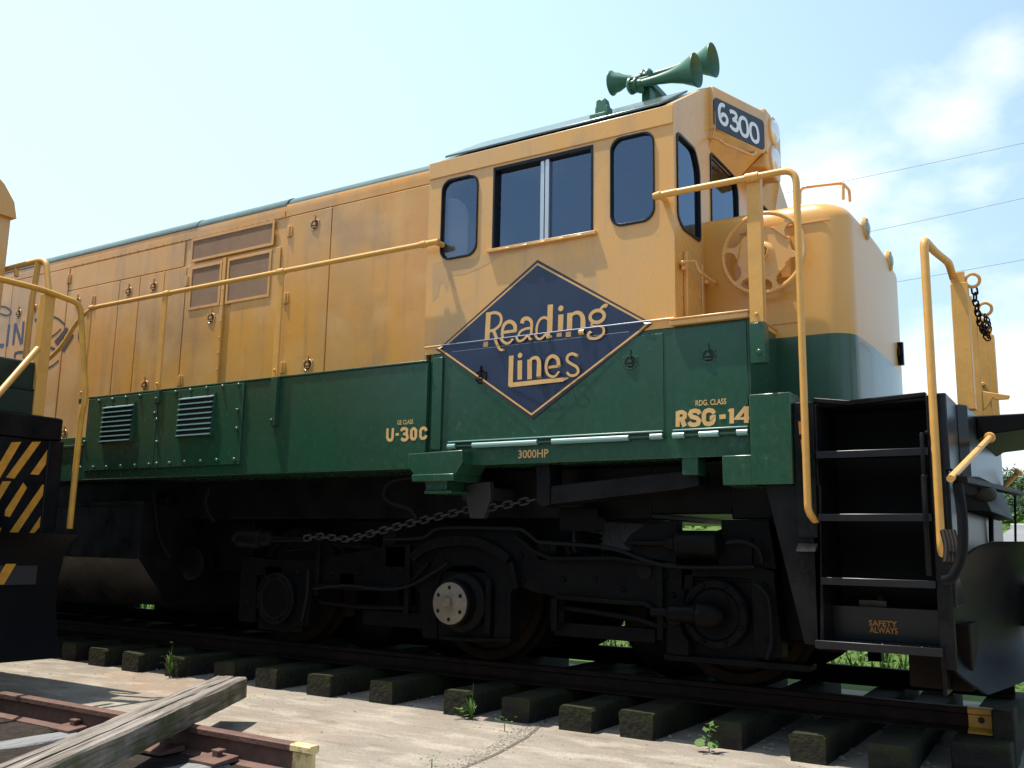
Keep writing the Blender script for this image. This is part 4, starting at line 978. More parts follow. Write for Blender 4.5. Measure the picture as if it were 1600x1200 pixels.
# brake wheel
by = HY-.10; bc = S(1192, 395, by); rr = .275
b = MB(28); ax = Vector((0, -1, 0)); b.torus(bc, ax, rr, .016, 44, 8)
b.lathe(bc+Vector((0, .012, 0)), ax, [(0, .045), (0, rr*.66), (.010, rr*.66), (.010, .078), (.026, .055), (.036, .05)], 40)
b.torus(bc+ax*.035, ax, .046, .010, 20, 6); b.lathe(bc+ax*.03, ax, [(0, .03), (.02, .028), (.032, .018)], 8)
for k in range(6):
    a = R(90+18+k*60); u = Vector((math.cos(a), 0, math.sin(a))); v = Vector((-math.sin(a), 0, math.cos(a)))
    A = bc+u*rr*.66; B_ = bc+u*rr*.97
    q0 = [(bc+u*rr*.60, .075), (bc+u*rr*.70, .030), (bc+u*rr*.80, .018), (bc+u*rr*.90, .020), (B_, .045)]
    b.loft([[c+v*h-ax*.002, c-v*h-ax*.002, c-v*h*.8+ax*.010, c+v*h*.8+ax*.010] for c, h in q0])
BW = b.build('brake_wheel', 'cab_yellow', NOSE)
b = MB(30); b.lathe((bc.x, HY+.01, bc.z), ax, [(0, .05), (.09, .045)], 16); b.box(bc.x-.16, bc.x+.16, HY-.02, HY, bc.z-.17, bc.z+.12); b.build('gear_housing', 'cab_yellow', NOSE, .01)
b = MB(30)
x = x_f; b.box(x, x+.03, -1.36, -1.10, zq, 3.12); b.box(x, x+.035, -1.09, -1.055, zq, 3.1)
b.split('front_door', 'cab_yellow', CAB, .008, near=-.02)
b = MB(60); b.tube(fillet([SX(1065, 414, x_f), SX(1066, 409, x_f+.06), SX(1086, 408, x_f+.08), SX(1092, 424, x_f+.10), SX(1116, 441, x_f+.14), SX(1120, 440, x_f+.05)], .03), .011, 8)
b.tube([SX(1068, 418, x_f+.03), SX(1068, 418, x_f-.01)], .016, 8); b.tube([SX(1104, 440, x_f+.05), SX(1104, 440, x_f-.01)], .016, 8); b.build('door_grab', 'cab_yellow', CAB)

# ---- front deck, step well and end plate
EX = -.66
dz = S(1440, 614, -1.5).z
b = MB(); b.box(S(1237, 690, -1.5).x-.45, EX, -1.0, 1.5, dz-.10, dz-.012); b.box(S(1272, 650, -1.52).x, EX-.1, -1.435, -1.0, dz-.035, dz-.014); b.box(-2.2, EX, -.98, .98, 1.45, dz-.1)
wl, wr = S(1272, 650, -1.52).x, S(1449, 660, -1.52).x
b.prism_xz([Sy(1270, 621, -1.5), Sy(1325, 625, -1.5), Sy(1446, 612, -1.5), Sy(1446, 619, -1.5), Sy(1325, 633, -1.5), Sy(1270, 629, -1.5)], -1.5, -1.44)
DECK = b.build('front_deck', 'black', LOCO, .006)
b = MB(); Y = -1.50
gl, gr_, gb, gt = S(1172, 690, -1.57).x, S(1237, 690, -1.57).x, S(1237, 756, -1.57).z, S(1205, 614, -1.57).z
b.box(gl, gr_, -1.57, -1.05, gb, gt); g2 = S(1128, 745, -1.57).x; b.box(g2, gl+.05, -1.562, -1.2, gb, S(1150, 711, -1.57).z)
b.box(S(1065, 725, -1.5).x, S(1090, 725, -1.5).x, -1.5, -1.35, S(1075, 742, -1.5).z, z_lowcab+.01)
b.build('step_box', 'green', LOCO, .006)
# black step side plates
b = MB()
b.prism_xz([Sy(1195, 757, -1.52), Sy(1283, 757, -1.52), Sy(1283, 1010, -1.52), Sy(1257, 1006, -1.52)], -1.52, -1.46)
xl = wl
b.box(gr_+.004, wl, -1.54, -1.0, S(1255, 840, -1.54).z, dz-.015)
b.prism_yz([(-1.60, S(1255, 862, -1.56).z), (-1.46, S(1255, 862, -1.56).z), (-1.46, S(1255, 848, -1.5).z), (-1.535, S(1255, 849, -1.5).z)], S(1245, 850, -1.56).x, wl)
b.box(wl-.03, wl+.012, -1.52, -1.02, S(1283, 1015, -1.52).z, dz-.03)
b.box(wr, wr+.02, -1.52, -1.02, S(1450, 1085, -1.52).z, dz-.03)
b.box(wr, wr+.075, -1.545, -1.49, S(1450, 1090, -1.52).z+.15, dz-.02)
b.tube([S(1440, 676, -1.56), S(1443, 742, -1.56)], .012, 8); b.tube([S(1443, 742, -1.56), S(1452, 900, -1.56)], .016, 8)
for p in ((1448, 676), (1447, 744), (1449, 812), (1449, 818), (1449, 872)): b.bolt(S(*p, -1.545), (0, -1, 0), .014, .014)
b.build('step_frame', 'black', LOCO, .006)
b = MB(); b.box(wl-.02, wr, -1.06, -1.03, .68, dz-.02); b.build('step_back', 'black_matte', LOCO)
for i, py in enumerate((704, 804.5, 906)):
    z = S(1370, py, -1.55).z; b = MB(); b.box(wl+.012, wr, -1.56, -1.22, z-.012, z+.004); b.box(wl+.012, wr, -1.565, -1.548, z-.035, z+.006); b.build('step_tread', 'black_gloss', LOCO, .004)
z = S(1370, 1008, -1.57).z; b = MB(); b.box(wl-.02, wr+.02, -1.60, -1.28, z-.012, z); b.box(wl-.02, wr+.02, -1.606, -1.59, z-.035, z+.008)
zr_ = S(1380, 949, -1.32).z; b.box(wl+.012, wr, -1.32, -1.29, z, zr_)
rd2 = random.Random(3)
for k in range(90): x = wl+(wr-wl)*rd2.random(); y = rd2.uniform(-1.58, -1.3); b.box(x-.006, x+.006, y-.006, y+.006, z-.001, z+.004)
ST = b.build('step_tread', 'black_gloss', LOCO, .003)
t0 = S(1358, 978, -1.325)
text('safety_lettering', 'SAFETY', tuple(t0), .034, 'orange_letter', ST, w=S(1402, 978, -1.325).x-t0.x, bold=.02)
t0 = S(1359, 988.5, -1.325)
text('safety_lettering', 'ALWAYS', tuple(t0), .034, 'orange_letter', ST, w=S(1403, 987, -1.325).x-t0.x, bold=.02)
b = MB(30); c = S(1376, 935, -1.15); b.lathe(c, (0, 0, 1), [(-.06, .03), (.0, .03), (.02, .02)], 12); b.build('valve', 'steel_dark', ST)
b = MB(30); c = S(1343, 946, -1.2); c2 = S(1386, 949, -1.2); b.box(c.x, c2.x, -1.21, -1.2, zr_-.01, zr_+.03); b.build('tag_plate', 'cap_tan', ST)
# orange stencil partly behind the grab iron
pt = Paint((0, -1.542, 0), (0, -1, 0)); pt.fill([(1247.5, 658.5), (1255, 658), (1255.5, 678), (1249, 679)]); pt.fill([(1251, 687), (1256, 687), (1256.5, 705), (1253, 705.5)]); pt.mb.build('stencil', 'orange_letter', LOCO)
# end plate: the corner panel, the middle and the walkover
b = MB(); b.box(EX-.09, EX, -1.54, 1.54, 1.62, 2.035)
b.hexa([(EX, -1.12, 1.62), (EX+.05, -1.05, 1.58), (EX+.05, 1.05, 1.58), (EX, 1.12, 1.62)], [(EX, -1.12, 2.03), (EX+.05, -1.05, 2.03), (EX+.05, 1.05, 2.03), (EX, 1.12, 2.03)])
END0 = b; b = MB(); b.hexa([(EX, -.95, 1.42), (EX+.12, -.80, 1.42), (EX+.12, .80, 1.42), (EX, .95, 1.42)], [(EX, -1.0, 1.62), (EX+.06, -.9, 1.62), (EX+.06, .9, 1.62), (EX, 1.0, 1.62)])
b.build('end_apron', 'black_matte', LOCO, .008); END = END0.build('end_plate', 'black_gloss', LOCO, .008)
b = MB(); b.box(EX-.04, EX-.012, -1.5, 1.5, .9, 1.62); b.build('end_sheet', 'black_gloss', LOCO, .004)
b = MB(); b.prism_xz([(EX+.05, 1.87), (EX+.05, 2.02), (EX+.62, 2.02), (EX+.62, 1.955), (EX+.10, 1.90)], -.62, .62); b.build('walkover_plate', 'black_matte', LOCO, .008)
# coupler under it
b = MB(30); b.loft([[(x, y*s2, .86+z*s2) for y, z in ((-.12, -.14), (.12, -.14), (.12, .14), (-.12, .14))] for x, s2 in ((EX-.1, 1), (EX+.35, .9), (EX+.42, 1.25))]); b.prism_xy([(EX+.42, -.17), (EX+.62, -.19), (EX+.74, -.10), (EX+.60, -.04), (EX+.55, .05), (EX+.72, .16), (EX+.66, .20), (EX+.42, .17)], .70, 1.02); b.build('coupler', 'truck', LOCO, .015)

# ---- handrails
def bar(name, x, y0, y1, z0, z1, w, parent, m, sx0=0):
    b = MB(); b.hexa([(x-w/2+sx0, y0, z0), (x+w/2+sx0, y0, z0), (x+w/2+sx0, y1, z0), (x-w/2+sx0, y1, z0)], [(x-w/2, y0, z1), (x+w/2, y0, z1), (x+w/2, y1, z1), (x-w/2, y1, z1)])
    return b
HRY = -1.585
b = MB(60)
P = [S(*p, HRY) for p in ((684, 377), (440, 423.5), (262, 457), (145, 483), (122, 500), (98, 540), (74, 564), (40, 560))]
P[-1] = P[-2]+Vector((-.9, 0, 0)); P.append(P[-2]+Vector((-5, 0, 0)))
zt_r = sum(p.z for p in P[:4])/4
for p in P[:4]: p.z = zt_r
b.tube(fillet(P, .10), .021, 10); HR = b.build('hood_handrail', 'rail_yellow', LOCO)
b = MB(30)
for p in P[1:4]: b.lathe(p-Vector((.035, 0, 0)), (1, 0, 0), [(0, .028), (.07, .028)], 12)
b.lathe(P[0]-Vector((.16, 0, 0)), (1, 0, 0), [(0, .026), (.05, .028), (.055, .022), (.17, .022)], 12); b.tube([P[0]+Vector((-.02, 0, 0)), P[0]+Vector((-.02, .09, 0))], .022, 10); b.split('rail_fitting', 'rail_yellow', HR)
for (px, py), zb2 in (((440, 425), z_walk-.40), ((259, 457), z_walk-.12), ((141, 487), z_walk-.05)):
    x = S(px, py, HRY).x; b = MB(); b.box(x-.032, x+.032, HRY-.012, HRY+.006, z_walk-.0, zt_r); b.bolt((x, HRY-.012, z_walk+.06), (0, -1, 0), .014, .012)
    po = b.build('post', 'rail_yellow', HR, .003)
    b = MB(); b.box(x-.033, x+.033, HRY-.013, SY, zb2, z_walk-.004); b.bolt((x, HRY-.013, zb2+.04), (0, -1, 0), .016, .012); b.build('post_foot', 'green', po, .003)
b = MB(60); GY = -1.60
P = [S(1030, 306, GY), S(1100, 290, GY), S(1175, 271, GY), S(1243, 263, GY), S(1252, 470, GY), S(1262, 800, GY), S(1271, 822, GY)]
zt2 = (P[0].z+P[3].z)/2; P[0].z = P[1].z = P[2].z = zt2; P[3].z = zt2; gx = (P[3].x+P[4].x+P[5].x)/3; P[3].x = gx+.0; P[4].x = gx; P[5].x = gx; P[6] = Vector((gx+.02, GY+.08, P[5].z-.05))
b.tube(fillet(P[:4]+P[5:], .09), .021, 10); CR = b.build('cab_handrail', 'rail_yellow', LOCO)
b = MB(30); b.lathe(P[0]-Vector((.04, 0, 0)), (1, 0, 0), [(0, .022), (.05, .03), (.06, .022), (.16, .024), (.165, .022)], 12); b.tube([P[0], P[0]+Vector((0, .11, 0))], .02, 10); b.lathe(P[2]-Vector((.04, 0, 0)), (1, 0, 0), [(0, .029), (.08, .029)], 12)
b.split('rail_fitting', 'rail_yellow', CR)
x = P[2].x; zf_ = S(1178, 503, GY).z
b = MB(); b.box(x-.043, x+.043, GY+.012, GY+.03, zf_, zt2); b.box(x+.031, x+.043, GY+.03, GY+.07, zf_, zt2); b.bolt((x, GY+.012, zf_+.05), (0, -1, 0), .014, .012); po = b.build('post', 'rail_yellow', CR, .003)
b = MB(); b.box(x-.044, x+.044, GY+.011, -1.50, S(1180, 566, GY).z, zf_-.003); b.bolt((x+.01, GY+.011, S(1180, 550, GY).z), (0, -1, 0), .022, .012); b.build('post_foot', 'green', po, .003)
for sg in (-1, 1):
    b = MB(60); t = SX(1450, 372, EX); Y = 1.52*sg; z1 = S(1450, 373, -1.52).z; xg = S(1458, 620, -1.52).x
    b.tube(fillet([(xg, Y*.98, 1.12), (xg, Y*1.02, 1.2), (xg, Y*1.0, z1), (xg+.02, 1.25*sg, z1), (xg+.06, .98*sg, z1+.0), (xg+.06, .80*sg, z1-.05)], .05), .023, 10)
    fr_ = b.build('end_handrail', 'rail_yellow', LOCO)
    b = MB(); b.box(EX-.02, EX+.075, .82*sg-.045, .82*sg+.045, 2.03, z1-.10); b.box(EX-.02, EX+.06, .82*sg-.008, .82*sg+.008, z1-.1, z1-.02); b.build('post', 'rail_yellow', fr_, .004)
    b = MB(); b.prism_xz([(EX-.03, 2.0), (EX+.07, 2.0), (EX+.07, z1-.16), (EX+.045, z1-.06), (EX-.0, z1-.06), (EX-.03, z1-.16)], .34*sg-.008, .34*sg+.012); b.lathe((EX+.02, .33*sg, z1-.55), (0, -1, 0), [(0, .018), (.02, .014)], 10)
    if sg < 0: b.prism_xz([(EX+.07, z1-.70), (EX+.23, z1-.74), (EX+.22, z1-.765), (EX+.15, z1-.765), (EX+.13, z1-.75), (EX+.10, z1-.80), (EX+.07, z1-.83)], -.345, -.335)
    b.build('gate_post', 'rail_yellow', fr_, .004)
    if sg < 0:
        rg = Vector((EX+.09, -.80, z1-.08)); b = MB(50); b.torus(rg+Vector((.01, 0, 0)), (0, 1, .2), .04, .010, 16, 6)
        b.torus((EX+.12, -.34, z1-.16), (0, 1, .2), .04, .010, 16, 6); b.split('chain_ring', 'rail_yellow', fr_)
        def chain(pts, ln, rw, name, m, parent, r=.006):
            pth = [Vector(p) for p in pts]; d = [0]
            for a, c in zip(pth, pth[1:]): d.append(d[-1]+(c-a).length)
            n = max(2, int(d[-1]/(ln*.78))); b = MB(50)
            for i in range(n):
                s_ = d[-1]*(i+.5)/n; k = max(j for j in range(len(d)-1) if d[j] <= s_); t = (s_-d[k])/max(1e-6, d[k+1]-d[k]); c = pth[k].lerp(pth[k+1], t); u = (pth[k+1]-pth[k]).normalized()
                v = u.cross(Vector((0.3, 1, .2))).normalized(); w_ = u.cross(v)
                if i % 2: v = w_
                L2 = ln/2-rw/2; loop = []
                for q in range(12):
                    a = 2*math.pi*q/12; loop.append(c+u*(math.cos(a)*rw/2+(L2 if math.cos(a) > 0 else -L2))+v*math.sin(a)*rw/2)
                b.tube(loop, r, 5, closed=True)
            return b.build(name, m, parent)
        chain([rg+Vector((.015, .02, -.04)), (EX+.10, -.70, z1-.19), (EX+.10, -.5, z1-.30), (EX+.11, -.42, z1-.33), (EX+.12, -.36, z1-.28), (EX+.12, -.34, z1-.20)], .062, .036, 'chain', 'wheel_rust', fr_, .006)
        chain([(EX+.12, -.34, z1-.22), (EX+.14, -.36, z1-.27), (EX+.13, -.40, z1-.37), (EX+.10, -.42, z1-.32), (EX+.13, -.38, z1-.28), (EX+.12, -.45, z1-.35)], .05, .034, 'chain', 'wheel_rust', fr_, .005)
# uncoupling levers and hoses
def lever(p, q, lab):
    b = MB(50); b.tube([p, q], .017, 10); d = (q-p).normalized(); b.lathe(q-d*.012, d, [(0, .017), (.004, .030), (.03, .032), (.04, .018)], 12); b.build('cut_lever', 'rail_yellow', LOCO, label=lab)
lever(SX(1485, 748, EX+.12), SX(1546, 684, EX+.14), None); lever(S(1551, 781, .9), S(1590, 739, .9), None)
b = MB(40); a0 = SX(1488, 748, EX+.12); a1 = S(1592, 770, .3)
b.hexa([a0+Vector((0, 0, -.02)), a0+Vector((.06, 0, -.02)), a0+Vector((.06, 0, .01)), a0+Vector((0, 0, .02))], [a1+Vector((-.02, 0, -.02)), a1+Vector((.05, 0, -.02)), a1+Vector((.05, 0, .0)), a1+Vector((-.02, 0, .02))])
c = SX(1530, 765, EX+.14); b.lathe(c, (.2, 1, -.1), [(-.12, .05), (-.06, .06), (.05, .06), (.16, .04)], 14)
b.build('drawbar_bracket', 'black_matte', LOCO, .004)
def hose(pts, r, m='hose'): b = MB(60); b.tube(catmull(pts, 6), r, 8); b.build('hose', m, LOCO)
c = a0+Vector((.02, 0, -.02)); hose([c, c+Vector((.01, 0, -.15)), c+Vector((0, 0, -.30)), c+Vector((-.04, 0, -.40)), c+Vector((-.08, .03, -.42))], .022)
for k, (px, h_) in enumerate(((1548, 70), (1586, 95))):
    c = S(px, 778 if k == 0 else 772, .3+.2*k); c2 = S(px+1, 778+h_, .3+.2*k); hose([c, (c+c2)/2, c2], .016 if k == 0 else .008)
for k in range(4):
    c = SX(1473+k*5.5, 830, EX+.03); c2 = SX(1477+k*5.5, 880, EX+.05); hose([c, (c+c2)/2+Vector((.01, 0, 0)), c2], .013, 'wheel_rust')

# ---- plough blade across the pilot
def plough(name, x0, ys, prof, vee, m, parent):
    b = MB(40); A = []; n = 14; t = .02
    for i in range(n+1):
        y = ys[0]+(ys[1]-ys[0])*i/n; ym = (ys[0]+ys[1])/2; v = vee*(1-abs(y-ym)/abs(ys[1]-ym)); up = .02*(1-abs(y-ym)/abs(ys[1]-ym))
        A.append([(x0+dx+v, y, z+up) for dx, z in prof]+[(x0+dx+v-t, y, z+up) for dx, z in prof[::-1]])
    b.loft(A); return b.build(name, m, parent, .004)
Y = -1.48
prof = [(S(px, py, Y).x-EX, S(px, py, Y).z) for px, py in ((1556, 846), (1528, 856), (1503, 878), (1485, 905), (1476, 940), (1473, 975), (1476, 1010), (1488, 1040), (1510, 1062), (1545, 1086))]
P3 = catmull([Vector((a, 0, c)) for a, c in prof], 4); prof = [(p.x, p.z) for p in P3]
PL = plough('snow_plow', EX, (-1.48, 1.48), prof, .30, 'plow_black', LOCO)
b = MB(); b.prism_yz([(-1.0, 1.0), (-.86, 1.06), (-.78, 1.06), (-.86, .92), (-1.0, .92)], EX+.02, EX+.32); b.build('plow_slot', 'dark_in', PL) if 0 else b.bm.free()
b = MB(); b.box(EX-.30, EX+.02, -1.3, -.9, .45, .80); b.box(EX-.30, EX+.02, .9, 1.3, .45, .80); b.split('pilot_bracket', 'wheel_rust', LOCO, .01)

# ---- fuel tank
tx1 = S(226, 787, -1.42).x; tz1 = S(160, 786, -1.42).z; tz0 = S(180, 872, -1.42).z
b = MB(20); tb = [(-1.42, tz0), (-1.42, tz1), (1.42, tz1), (1.42, tz0), (1.05, .55), (-1.05, .55)]
b.loft([[(-17, y, z) for y, z in tb], [(tx1-.02, y, z) for y, z in tb]])
b.box(-17, tx1, -1.435, -1.40, tz1-.02, tz1+.012); b.box(-17, tx1-.1, -1.0, 1.0, tz1, 1.5)
b.build('fuel_tank', 'black', LOCO, .012)

# ---- truck
AX = [-2.10, -4.08, -6.10]; AZ = .80; WR = .50
TY = -1.22
def T(px, py, Y=TY): p = S(px, py, Y); return p.x, p.z
tr_out = [(378, 868), (430, 874), (480, 876), (545, 864), (610, 852), (650, 846), (672, 832), (690, 826), (795, 824), (815, 836), (838, 858), (866, 870), (950, 869), (990, 874), (1050, 882), (1110, 884), (1180, 884), (1210, 892), (1222, 1030), (1178, 1029), (1172, 905), (1072, 900), (1068, 950), (1082, 1022), (1046, 1018), (1040, 975), (1028, 950), (1008, 942), (960, 940), (870, 932), (835, 926), (808, 914), (797, 925), (797, 1001), (770, 1000), (772, 920), (760, 895), (740, 885), (705, 884), (690, 895), (680, 930), (682, 998), (660, 996), (655, 925), (640, 912), (610, 920), (560, 918), (500, 914), (487, 922), (480, 978), (455, 977), (452, 900), (400, 898), (398, 972), (372, 970)]
TR = None
for sg in (1, -1):
    b = MB(30); b.prism_xz([T(*p) for p in tr_out], TY*sg, (TY+.14)*sg)
    if sg == 1:
        for px, py in ((660, 860), (672, 900), (815, 868), (818, 905), (880, 905), (930, 905), (975, 920), (1040, 900), (1052, 930), (1195, 915), (520, 895), (560, 895), (610, 890), (466, 895), (388, 890), (388, 940), (1200, 1000), (1056, 1000)): b.bolt(S(px, py, TY-.001), (0, -1, 0), .022, .022)
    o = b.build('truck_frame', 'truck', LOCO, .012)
    if sg == 1: TR = o
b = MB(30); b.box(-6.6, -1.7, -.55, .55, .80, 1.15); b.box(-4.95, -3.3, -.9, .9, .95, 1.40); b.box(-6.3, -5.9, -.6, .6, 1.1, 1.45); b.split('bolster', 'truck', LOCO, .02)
# rib over the middle axle and flanges along the frame
b = MB(40)
def strip(pts, wd, y0, y1):
    P = [Vector((a, 0, c)) for a, c in (T(*p) for p in pts)]; A = []
    for i, p in enumerate(P):
        a = P[max(0, i-1)]; c = P[min(len(P)-1, i+1)]; t = (c-a).normalized(); n_ = Vector((-t.z, 0, t.x))
        A.append([(p.x+n_.x*wd, y0, p.z+n_.z*wd), (p.x-n_.x*wd, y0, p.z-n_.z*wd), (p.x-n_.x*wd, y1, p.z-n_.z*wd), (p.x+n_.x*wd, y1, p.z+n_.z*wd)])
    b.loft(A)
strip([(650, 872), (668, 856), (690, 848), (725, 844), (752, 846), (778, 858), (800, 874)], .035, TY-.07, TY+.05)
strip([(810, 838), (838, 862), (866, 873), (960, 872), (1040, 884)], .014, TY-.05, TY+.02)
strip([(870, 932), (960, 940), (1010, 943), (1032, 955), (1044, 980)], .016, TY-.04, TY+.02)
strip([(487, 914), (560, 919), (615, 919), (650, 905), (672, 880)], .016, TY-.04, TY+.02)
strip([(804, 878), (808, 900), (812, 920)], .02, TY-.06, TY+.02)
b.split('frame_rib', 'truck', TR, .008)
b = MB(60)
def pipe(pts, r=.014, Y=TY-.05): b.tube(catmull([S(*p, Y) for p in pts], 5), r, 8)
pipe([(600, 842), (660, 840), (690, 825), (800, 826), (822, 832), (840, 846), (856, 848), (950, 856), (1010, 876), (1060, 886), (1180, 886)])
pipe([(490, 920), (540, 915), (600, 921), (640, 915), (680, 893), (700, 880)], .012)
pipe([(482, 890), (480, 930), (472, 970)], .014); pipe([(240, 760), (247, 830), (262, 866), (268, 870)], .015, -1.3)
pipe([(328, 760), (322, 785), (328, 805), (336, 815)], .02, -1.25); pipe([(645, 745), (612, 752), (600, 770), (610, 785), (640, 795), (652, 812)], .018, -1.35)
pipe([(1135, 848), (1160, 846), (1182, 855), (1190, 870), (1191, 880)], .016); pipe([(1180, 912), (1195, 925), (1203, 945), (1205, 1000), (1198, 1030)], .014)
b.split('pipe', 'hose', TR, near=-.02)
# wheel sets
for i, x in enumerate(AX):
    b = MB(40)
    for sg in (1, -1):
        b.lathe((x, -.70*sg, AZ), (0, -sg, 0), [(-.04, .10), (-.035, WR+.028), (0, WR+.028), (.02, WR), (.10, WR-.006), (.102, WR-.07), (.07, WR-.09), (.05, .20), (.09, .13), (.16, .11)], 48)
    b.lathe((x, -.74, AZ), (0, 1, 0), [(0, .09), (1.48, .09)], 16); b.build('wheelset', 'wheel_rust', LOCO)
b = MB(40); c = Vector((AX[1], TY-.05, AZ+.02))
jb = S(706, 942, -1.33)
b.lathe((jb.x+.02, TY+.1, jb.z), (0, -1, 0), [(0, .22), (.13, .22), (.15, .20), (.16, .165), (.255, .165)], 30); b.box(jb.x-.24, jb.x+.26, TY+.02, TY+.1, jb.z-.28, jb.z+.22); MJ = b.build('axle_box', 'truck', TR, .006)
b = MB(40); o = Vector((jb.x+.02, TY-.155, jb.z)); b.lathe(o, (0, -1, 0), [(0, .150), (.012, .150), (.018, .142), (.02, .05)], 30); b.mi = 1
for k in range(6):
    a = R(60*k+30); b.bolt(o+Vector((math.cos(a)*.112, -.016, math.sin(a)*.112)), (0, -1, 0), .018, .006)
b.mi = 0; b.box(o.x-.035, o.x+.025, o.y-.05, o.y, o.z-.02, o.z+.04); b.bolt(o+Vector((.05, -.018, .005)), (0, -1, 0), .012, .012); b.build('axle_cap', ['cap_tan', 'wheel_rust'], MJ, .003, 'tan axle end cap with six bolts')
b = MB(40)
for (px, py) in ((1115, 960), (427, 935)):
    c = S(px, py, TY-.06)
    b.lathe((c.x, TY+.06, c.z), (0, -1, 0), [(0, .215), (.10, .215), (.115, .20), (.115, .165), (.10, .155), (.09, .02)], 30)
    b.box(c.x-.26, c.x+.26, TY+.03, TY+.12, c.z-.27, c.z+.25)
    for k in range(8): a = R(45*k+22); b.bolt((c.x+math.cos(a)*.185, TY-.055, c.z+math.sin(a)*.185), (0, -1, 0), .018, .016)
c = S(1110, 962, TY-.12); b.lathe((c.x+.08, TY-.10, c.z), (-1, -.15, .02), [(0, .03), (.05, .075), (.16, .08), (.18, .055), (.34, .05), (.36, .03), (.46, .03)], 18)
b.lathe(S(1056, 962, TY-.1), (0, -1, 0), [(-.06, .06), (.03, .06), (.05, .03)], 14)
b.split('axle_box', 'truck', TR, .004)
b = MB(40)
for (p0, p1, r0) in (((1061, 850), (1123, 850), .085), ((378, 842), (412, 842), .085)):
    a, c = S(*p0, TY-.06), S(*p1, TY-.06); a.z = c.z = (a.z+c.z)/2; d = c-a; L_ = d.length; b.lathe(a, d, [(-.10, .028), (-.06, .05), (-.02, .06), (0, r0*1.06), (.02, r0*1.06), (.022, r0), (L_-.02, r0), (L_, r0*.9), (L_+.02, .03)], 24)
a = S(412, 842, TY-.06); b.lathe(a, (1, 0, 0), [(0, .07), (.10, .065), (.12, .03), (.5, .022)], 16); a = S(985, 848, TY-.03); b.tube([a, S(1050, 849, TY-.05)], .018, 8)
b.split('brake_cylinder', 'truck', TR, .004)
b = MB(30)
b.prism_xz([T(*p) for p in ((985, 835), (1010, 820), (1058, 812), (1058, 880), (1000, 872), (975, 850))], TY-.01, TY+.1); b.prism_xz([T(*p) for p in ((1125, 812), (1200, 812), (1212, 890), (1125, 884))], TY+.02, TY+.1)
b.prism_xz([T(*p) for p in ((1060, 950), (1046, 960), (1046, 1020), (1080, 1024), (1080, 1000), (1072, 990))], TY-.05, TY)
b.box(*(T(560, 970)[0], T(655, 970)[0]), TY+.05, TY+.12, T(600, 975)[1]-.02, T(600, 955)[1]); b.box(T(862, 980)[0], T(1020, 985)[0], TY+.04, TY+.12, T(940, 1000)[1], T(940, 978)[1])
b.hexa([(*T(690, 998)[:1], TY-.02, T(690, 1000)[1]), (T(800, 1002)[0], TY-.02, T(800, 1004)[1]), (T(800, 1002)[0], TY+.12, T(800, 1004)[1]), (T(690, 998)[0], TY+.12, T(690, 1000)[1])], [(T(690, 998)[0], TY-.02, T(690, 994)[1]), (T(800, 1002)[0], TY-.02, T(800, 998)[1]), (T(800, 1002)[0], TY+.12, T(800, 998)[1]), (T(690, 998)[0], TY+.12, T(690, 994)[1])])
x0, x1 = T(1040, 1025)[0], T(1268, 1040)[0]; b.box(x0, x1, TY-.03, TY+.12, T(1150, 1040)[1], T(1150, 1030)[1])
b.split('brake_rigging', 'truck', TR, .006)
b = MB(30)
for x in (AX[0]-.7, AX[0]+.62, AX[1]-.62, AX[1]+.62, AX[2]-.6, AX[2]+.62): b.prism_xz([(x-.05, .55), (x+.05, .55), (x+.07, .78), (x+.04, 1.0), (x-.04, 1.0), (x-.07, .78)], -.82, -.70)
b.split('brake_shoe', 'wheel_rust', TR, .01)
b = MB(40)
for x in (-3.1, -5.1):
    for k in range(9): b.torus((x, -1.0, .98+k*.035), (.1, 0, 1), .085, .016, 16, 6)
b.split('spring', 'truck', TR)
for x, dx in ((AX[0], -.55), (AX[1], -.55), (AX[2], .55)):
    b = MB(40); b.lathe((x+dx, -.55, .66), (0, 1, 0), [(0, .36), (.02, .40), (1.08, .40), (1.1, .36)], 20); b.box(min(x, x+dx), max(x, x+dx), -.5, .5, .32, 1.0); b.build('traction_motor', 'truck', LOCO, .01)
b = MB()
for x0, x1 in ((-16, -10.6), (-10.2, -6.75), (-5.35, -4.75), (-3.45, -2.75), (-1.62, -1.52)): b.box(x0, x1, .86, .95, .24 if x1 < -6 else .335, .75)  # dark bars added on the far side to close bright gaps underneath
b.split('dark_gap_bar', 'truck', LOCO)
b = MB(30); b.box(-1.78, -1.44, -1.05, -.6, .62, 1.40); b.build('sand_box', 'truck', LOCO, .015)
b = MB(30); c = S(1008, 894, TY); b.lathe((c.x, TY-.004, c.z), (0, -1, 0), [(0, .05), (.006, .05)], 20); b.build('frame_hole', 'black_matte', TR)
b = MB(40)
for pts, r_ in (([(870, 948), (930, 956), (1000, 968), (1046, 985)], .022), ([(500, 940), (560, 948), (650, 950)], .02), ([(450, 860), (520, 850), (600, 858), (650, 866)], .018), ([(885, 850), (890, 868)], .03), ([(1100, 895), (1180, 897)], .016), ([(1085, 905), (1180, 907)], .014)):
    b.tube([S(*p, TY+.03) for p in pts], r_, 8)
for px, py, w_, h_ in ((905, 812, .30, .16), (620, 870, .20, .16), (850, 862, .09, .12), (545, 905, .16, .10), (1150, 865, .22, .2), (430, 900, .2, .16), (1075, 905, .08, .14)):
    c = S(px, py, TY+.02); b.box(c.x-w_/2, c.x+w_/2, TY+.0, TY+.12, c.z-h_/2, c.z+h_/2)
for px, py0, py1 in ((640, 850, 960), (1032, 880, 1000), (868, 935, 985), (500, 850, 930), (765, 905, 990)):
    a, c = S(px, py0, TY-.02), S(px, py1, TY-.02); b.box(a.x-.022, a.x+.022, TY-.045, TY+.0, c.z, a.z)
b.split('running_gear', 'truck', TR, .006)
